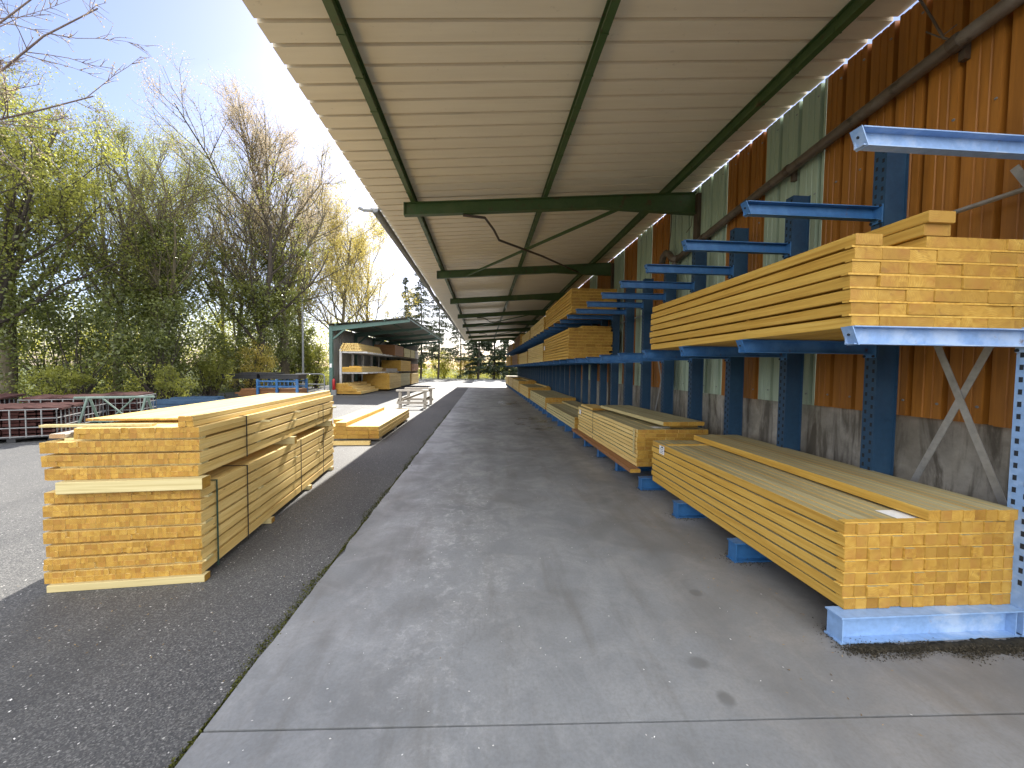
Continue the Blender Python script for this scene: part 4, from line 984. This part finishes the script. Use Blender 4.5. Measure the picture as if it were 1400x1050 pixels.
# uncountable undergrowth and far wood
def scatter(name, label, n, fn, mat, size, seed, kind='stuff', flat=0.0, aspect=.6):
    rg = np.random.default_rng(seed); P = fn(rg, n)
    o = link(name, quads_mesh(name, leaf_quads(rg, P, size, flat, aspect), mat, rg.random(len(P)))); tag(o, label, name.replace('_', ' '), None, kind); return o
def band(rg, n):
    k = 500; cx = rg.uniform(-42, 16, k); cy = rg.uniform(56.5, 66, k); hh = rg.uniform(.4, 2.2, k); i = rg.integers(0, k, n)
    return np.stack([cx[i] + rg.normal(size=n) * .6, cy[i] + rg.normal(size=n) * .6, np.abs(rg.normal(size=n)) * hh[i] * .6 + .03], 1)
scatter('undergrowth', 'sunny yellow green undergrowth beyond the end of the yard', 26000, band, 'lime', .17, 401)
def band2(rg, n):
    k = 500; s = rg.random(k); cx = -18.5 + s * 5 + rg.normal(size=k) * .8 - 1; cy = 10 + s * 42; cx = np.where(cy > 28, -14.5 + (cy - 28) * .18, cx) - np.abs(rg.normal(size=k)) * 2.2; hh = rg.uniform(.25, 1.3, k); i = rg.integers(0, k, n)
    return np.stack([cx[i] + rg.normal(size=n) * .4, cy[i] + rg.normal(size=n) * .4, np.abs(rg.normal(size=n)) * hh[i] * .6 + .03], 1)
scatter('ground_cover', 'low green ground cover along the yard edge under the trees', 24000, band2, 'young', .10, 402)
def wood(rg, n):
    k = 700; cx = rg.uniform(-75, -14, k); cy = 62 + (cx + 14) * -.25 + rg.uniform(0, 14, k) - np.clip((-cx - 20) * .7, 0, 32); cz = rg.uniform(.3, 1, k) ** 1.3 * 9.5; i = rg.integers(0, k, n)
    return np.stack([cx[i] + rg.normal(size=n) * 1.2, cy[i] + rg.normal(size=n) * 1.2, np.abs(cz[i] + rg.normal(size=n) * 1.2)], 1)
scatter('far_woodland', 'far mass of spring woodland behind the trees', 30000, wood, 'young', .30, 403)
# moss and grit along the slab edge, fallen petals
def edge(rg, n):
    y = .4 + rg.random(n) ** 1.8 * 14; x = -1.215 + rg.normal(size=n) * .017 * (1.2 + np.sin(y * 3.1) + .6 * np.sin(y * 9.3)); return np.stack([x, y, .004 + np.abs(rg.normal(size=n)) * .006], 1)
scatter('moss', 'moss and grit in the joint along the slab edge', 16000, edge, 'moss', .012, 404)
def grit(rg, n):
    k = 60; cx = rg.uniform(2.08, 3.5, k); cy = 1.97 + rg.normal(size=k) * .03 - (cx - 2.1) * .02 + np.where(cx > 2.7, -.03, 0); i = rg.integers(0, k, n // 2)
    A = np.stack([cx[i] + rg.normal(size=n // 2) * .035, cy[i] + rg.normal(size=n // 2) * .022, .02 + np.abs(rg.normal(size=n // 2)) * .007], 1)
    m = n - n // 2; c = rg.integers(0, 9, m); B = np.stack([2.09 + rg.normal(size=m) * .05 + np.abs(rg.normal(size=m)) * .12, 2.07 + c * .942 + rg.normal(size=m) * .055, .02 + np.abs(rg.normal(size=m)) * .004], 1)
    return np.concatenate([A, B])
rgd = np.random.default_rng(9); mb = MB(); nx = 90
for i in range(nx + 1):
    x = 2.10 + 1.5 * i / nx; c = 1.985 - (x - 2.1) * .03; wd = .012 + .022 * abs(math.sin(x * 5.1)) + rgd.uniform(0, .018) + (.03 if x > 2.9 else 0)
    wd *= min(1, i / 6, (nx - i) / 6 + .1) + .02
    for j, (o_, h_) in enumerate(((-1, 0), (-.5, .6), (0, 1), (.6, .8), (1, 0))): mb.v.append((x, c + o_ * wd + rgd.normal() * .003, .0185 + h_ * .016 * rgd.uniform(.5, 1.2)))
for i in range(nx):
    for j in range(4): b0 = i * 5 + j; mb.face([b0, b0 + 5, b0 + 6, b0 + 1], 0, rgd.random() * .4)
tag(mb.build('dirt', 'grit', None, True), 'bank of dark damp dirt along the nearest rack floor beam', 'dirt', None, 'stuff')
scatter('dirt', 'crumbs of dark dirt and moss gathered round the rack floor beams', 14000, grit, 'grit', .009, 405)
def chips(rg, n):
    k = rg.integers(0, 4, n); cx = np.array([-2.5, 1.9, -2.0, 1.95])[k]; cy = np.array([2.5, 3.2, 4.8, 6.5])[k]
    x = cx + rg.normal(size=n) * np.array([.7, .16, .12, .2])[k]; y = cy + rg.normal(size=n) * np.array([.35, 1.0, 1.2, 1.6])[k]
    return np.stack([x, y, np.where(x > -1.19, .0215, .005)], 1)
scatter('wood_chips', 'small splinters and bark chips around the timber packs', 420, chips, 'chip', .016, 407, flat=.95, aspect=.3)
def petals(rg, n):
    y = .9 + rg.random(n) ** 1.6 * 16; x = rg.uniform(-4.2, 2.0, n); x = np.where(rg.random(n) < .55, rg.uniform(-3.5, -1.25, n), x)
    z = np.where(x > -1.19, .0205, .004); return np.stack([x, y, z + .002], 1)
scatter('petals', 'tiny white petals and chips scattered over the ground', 1500, petals, 'petal', .0105, 406, flat=.93)

# ------------------------------------------------------------------ camera, sun, sky
cam = bpy.data.cameras.new('camera'); co = bpy.data.objects.new('camera', cam); COL.objects.link(co)
yaw, pitch, roll = R(4.2319), R(2.3029), R(.6195)
f = Vector((math.sin(yaw) * math.cos(pitch), math.cos(yaw) * math.cos(pitch), -math.sin(pitch))); r = Vector((math.cos(yaw), -math.sin(yaw), 0)); d = f.cross(r)
r2 = r * math.cos(roll) - d * math.sin(roll); d2 = r * math.sin(roll) + d * math.cos(roll)
co.matrix_world = Matrix(((r2.x, -d2.x, -f.x, 0), (r2.y, -d2.y, -f.y, 0), (r2.z, -d2.z, -f.z, 1.6), (0, 0, 0, 1)))
cam.sensor_width = 36; cam.lens = 36 * 525 / 1400; cam.clip_start = .05; cam.clip_end = 1500
S.camera = co
EL, AZ = R(37.5), R(3.0)    # azimuth from +Y towards +X
sd = Vector((math.sin(AZ) * math.cos(EL), math.cos(AZ) * math.cos(EL), math.sin(EL)))
su = bpy.data.lights.new('sun', 'SUN'); su.energy = 5.0; su.angle = R(.53); su.color = (1, .95, .86)
so = bpy.data.objects.new('sun', su); COL.objects.link(so); so.rotation_euler = sd.to_track_quat('Z', 'Y').to_euler()
w = bpy.data.worlds.new('World'); S.world = w; w.use_nodes = True; nt = w.node_tree
sky = nt.nodes.new('ShaderNodeTexSky'); sky.sky_type = 'NISHITA'; sky.sun_disc = False; sky.sun_elevation = EL; sky.sun_rotation = AZ
sky.air_density = 1.0; sky.dust_density = 1.25; sky.ozone_density = 1.6
bg = nt.nodes['Background']; bg.inputs[1].default_value = .085
n = N(nt)
dirv = n.new('ShaderNodeTexCoord').outputs['Generated']
sx = n.new('ShaderNodeSeparateXYZ'); n.link(dirv, sx.inputs[0])
zc = n.math('ADD', n.math('MAXIMUM', sx.outputs[2], 0.0), .12)
cv = n.new('ShaderNodeCombineXYZ'); n.link(n.math('DIVIDE', sx.outputs[0], zc), cv.inputs[0]); n.link(n.math('DIVIDE', sx.outputs[1], zc), cv.inputs[1])
puff = n.noise(cv.outputs[0], .9, 7, .6, dist=.4)
behind = n.ramp(n.math('MULTIPLY', sx.outputs[1], -1.0), [(0.0, 0.0), (.55, 1.0)])     # unseen white cloud added behind the viewer as neutral fill light
above = n.ramp(sx.outputs[2], [(0.0, .3), (.12, 1.0)])
bank = n.math('MULTIPLY', n.math('MULTIPLY', behind, above), n.ramp(puff, [(.28, .35), (.5, 1.0)]))
wisp = n.noise(cv.outputs[0], .55, 6, .55, dist=1.2)
veil = n.math('MULTIPLY', n.ramp(wisp, [(.48, 0.0), (.75, .35)]), n.ramp(sx.outputs[2], [(.02, 0.0), (.3, 1.0)]))
scl = n.new('ShaderNodeVectorMath', operation='MULTIPLY'); n.link(sky.outputs[0], scl.inputs[0]); scl.inputs[1].default_value = (.98, .95, 1.06)
c1 = n.mix(veil, scl.outputs[0], (7.5, 7.5, 7.7))
c2 = n.mix(bank, c1, (18.0, 18.2, 18.8))
nt.links.new(c2, bg.inputs[0])
S.view_settings.view_transform = 'Standard'; S.view_settings.look = 'None'; S.view_settings.gamma = 1; S.view_settings.exposure = 1.4
S.cycles.max_bounces = 10; S.cycles.diffuse_bounces = 6; S.cycles.transparent_max_bounces = 8
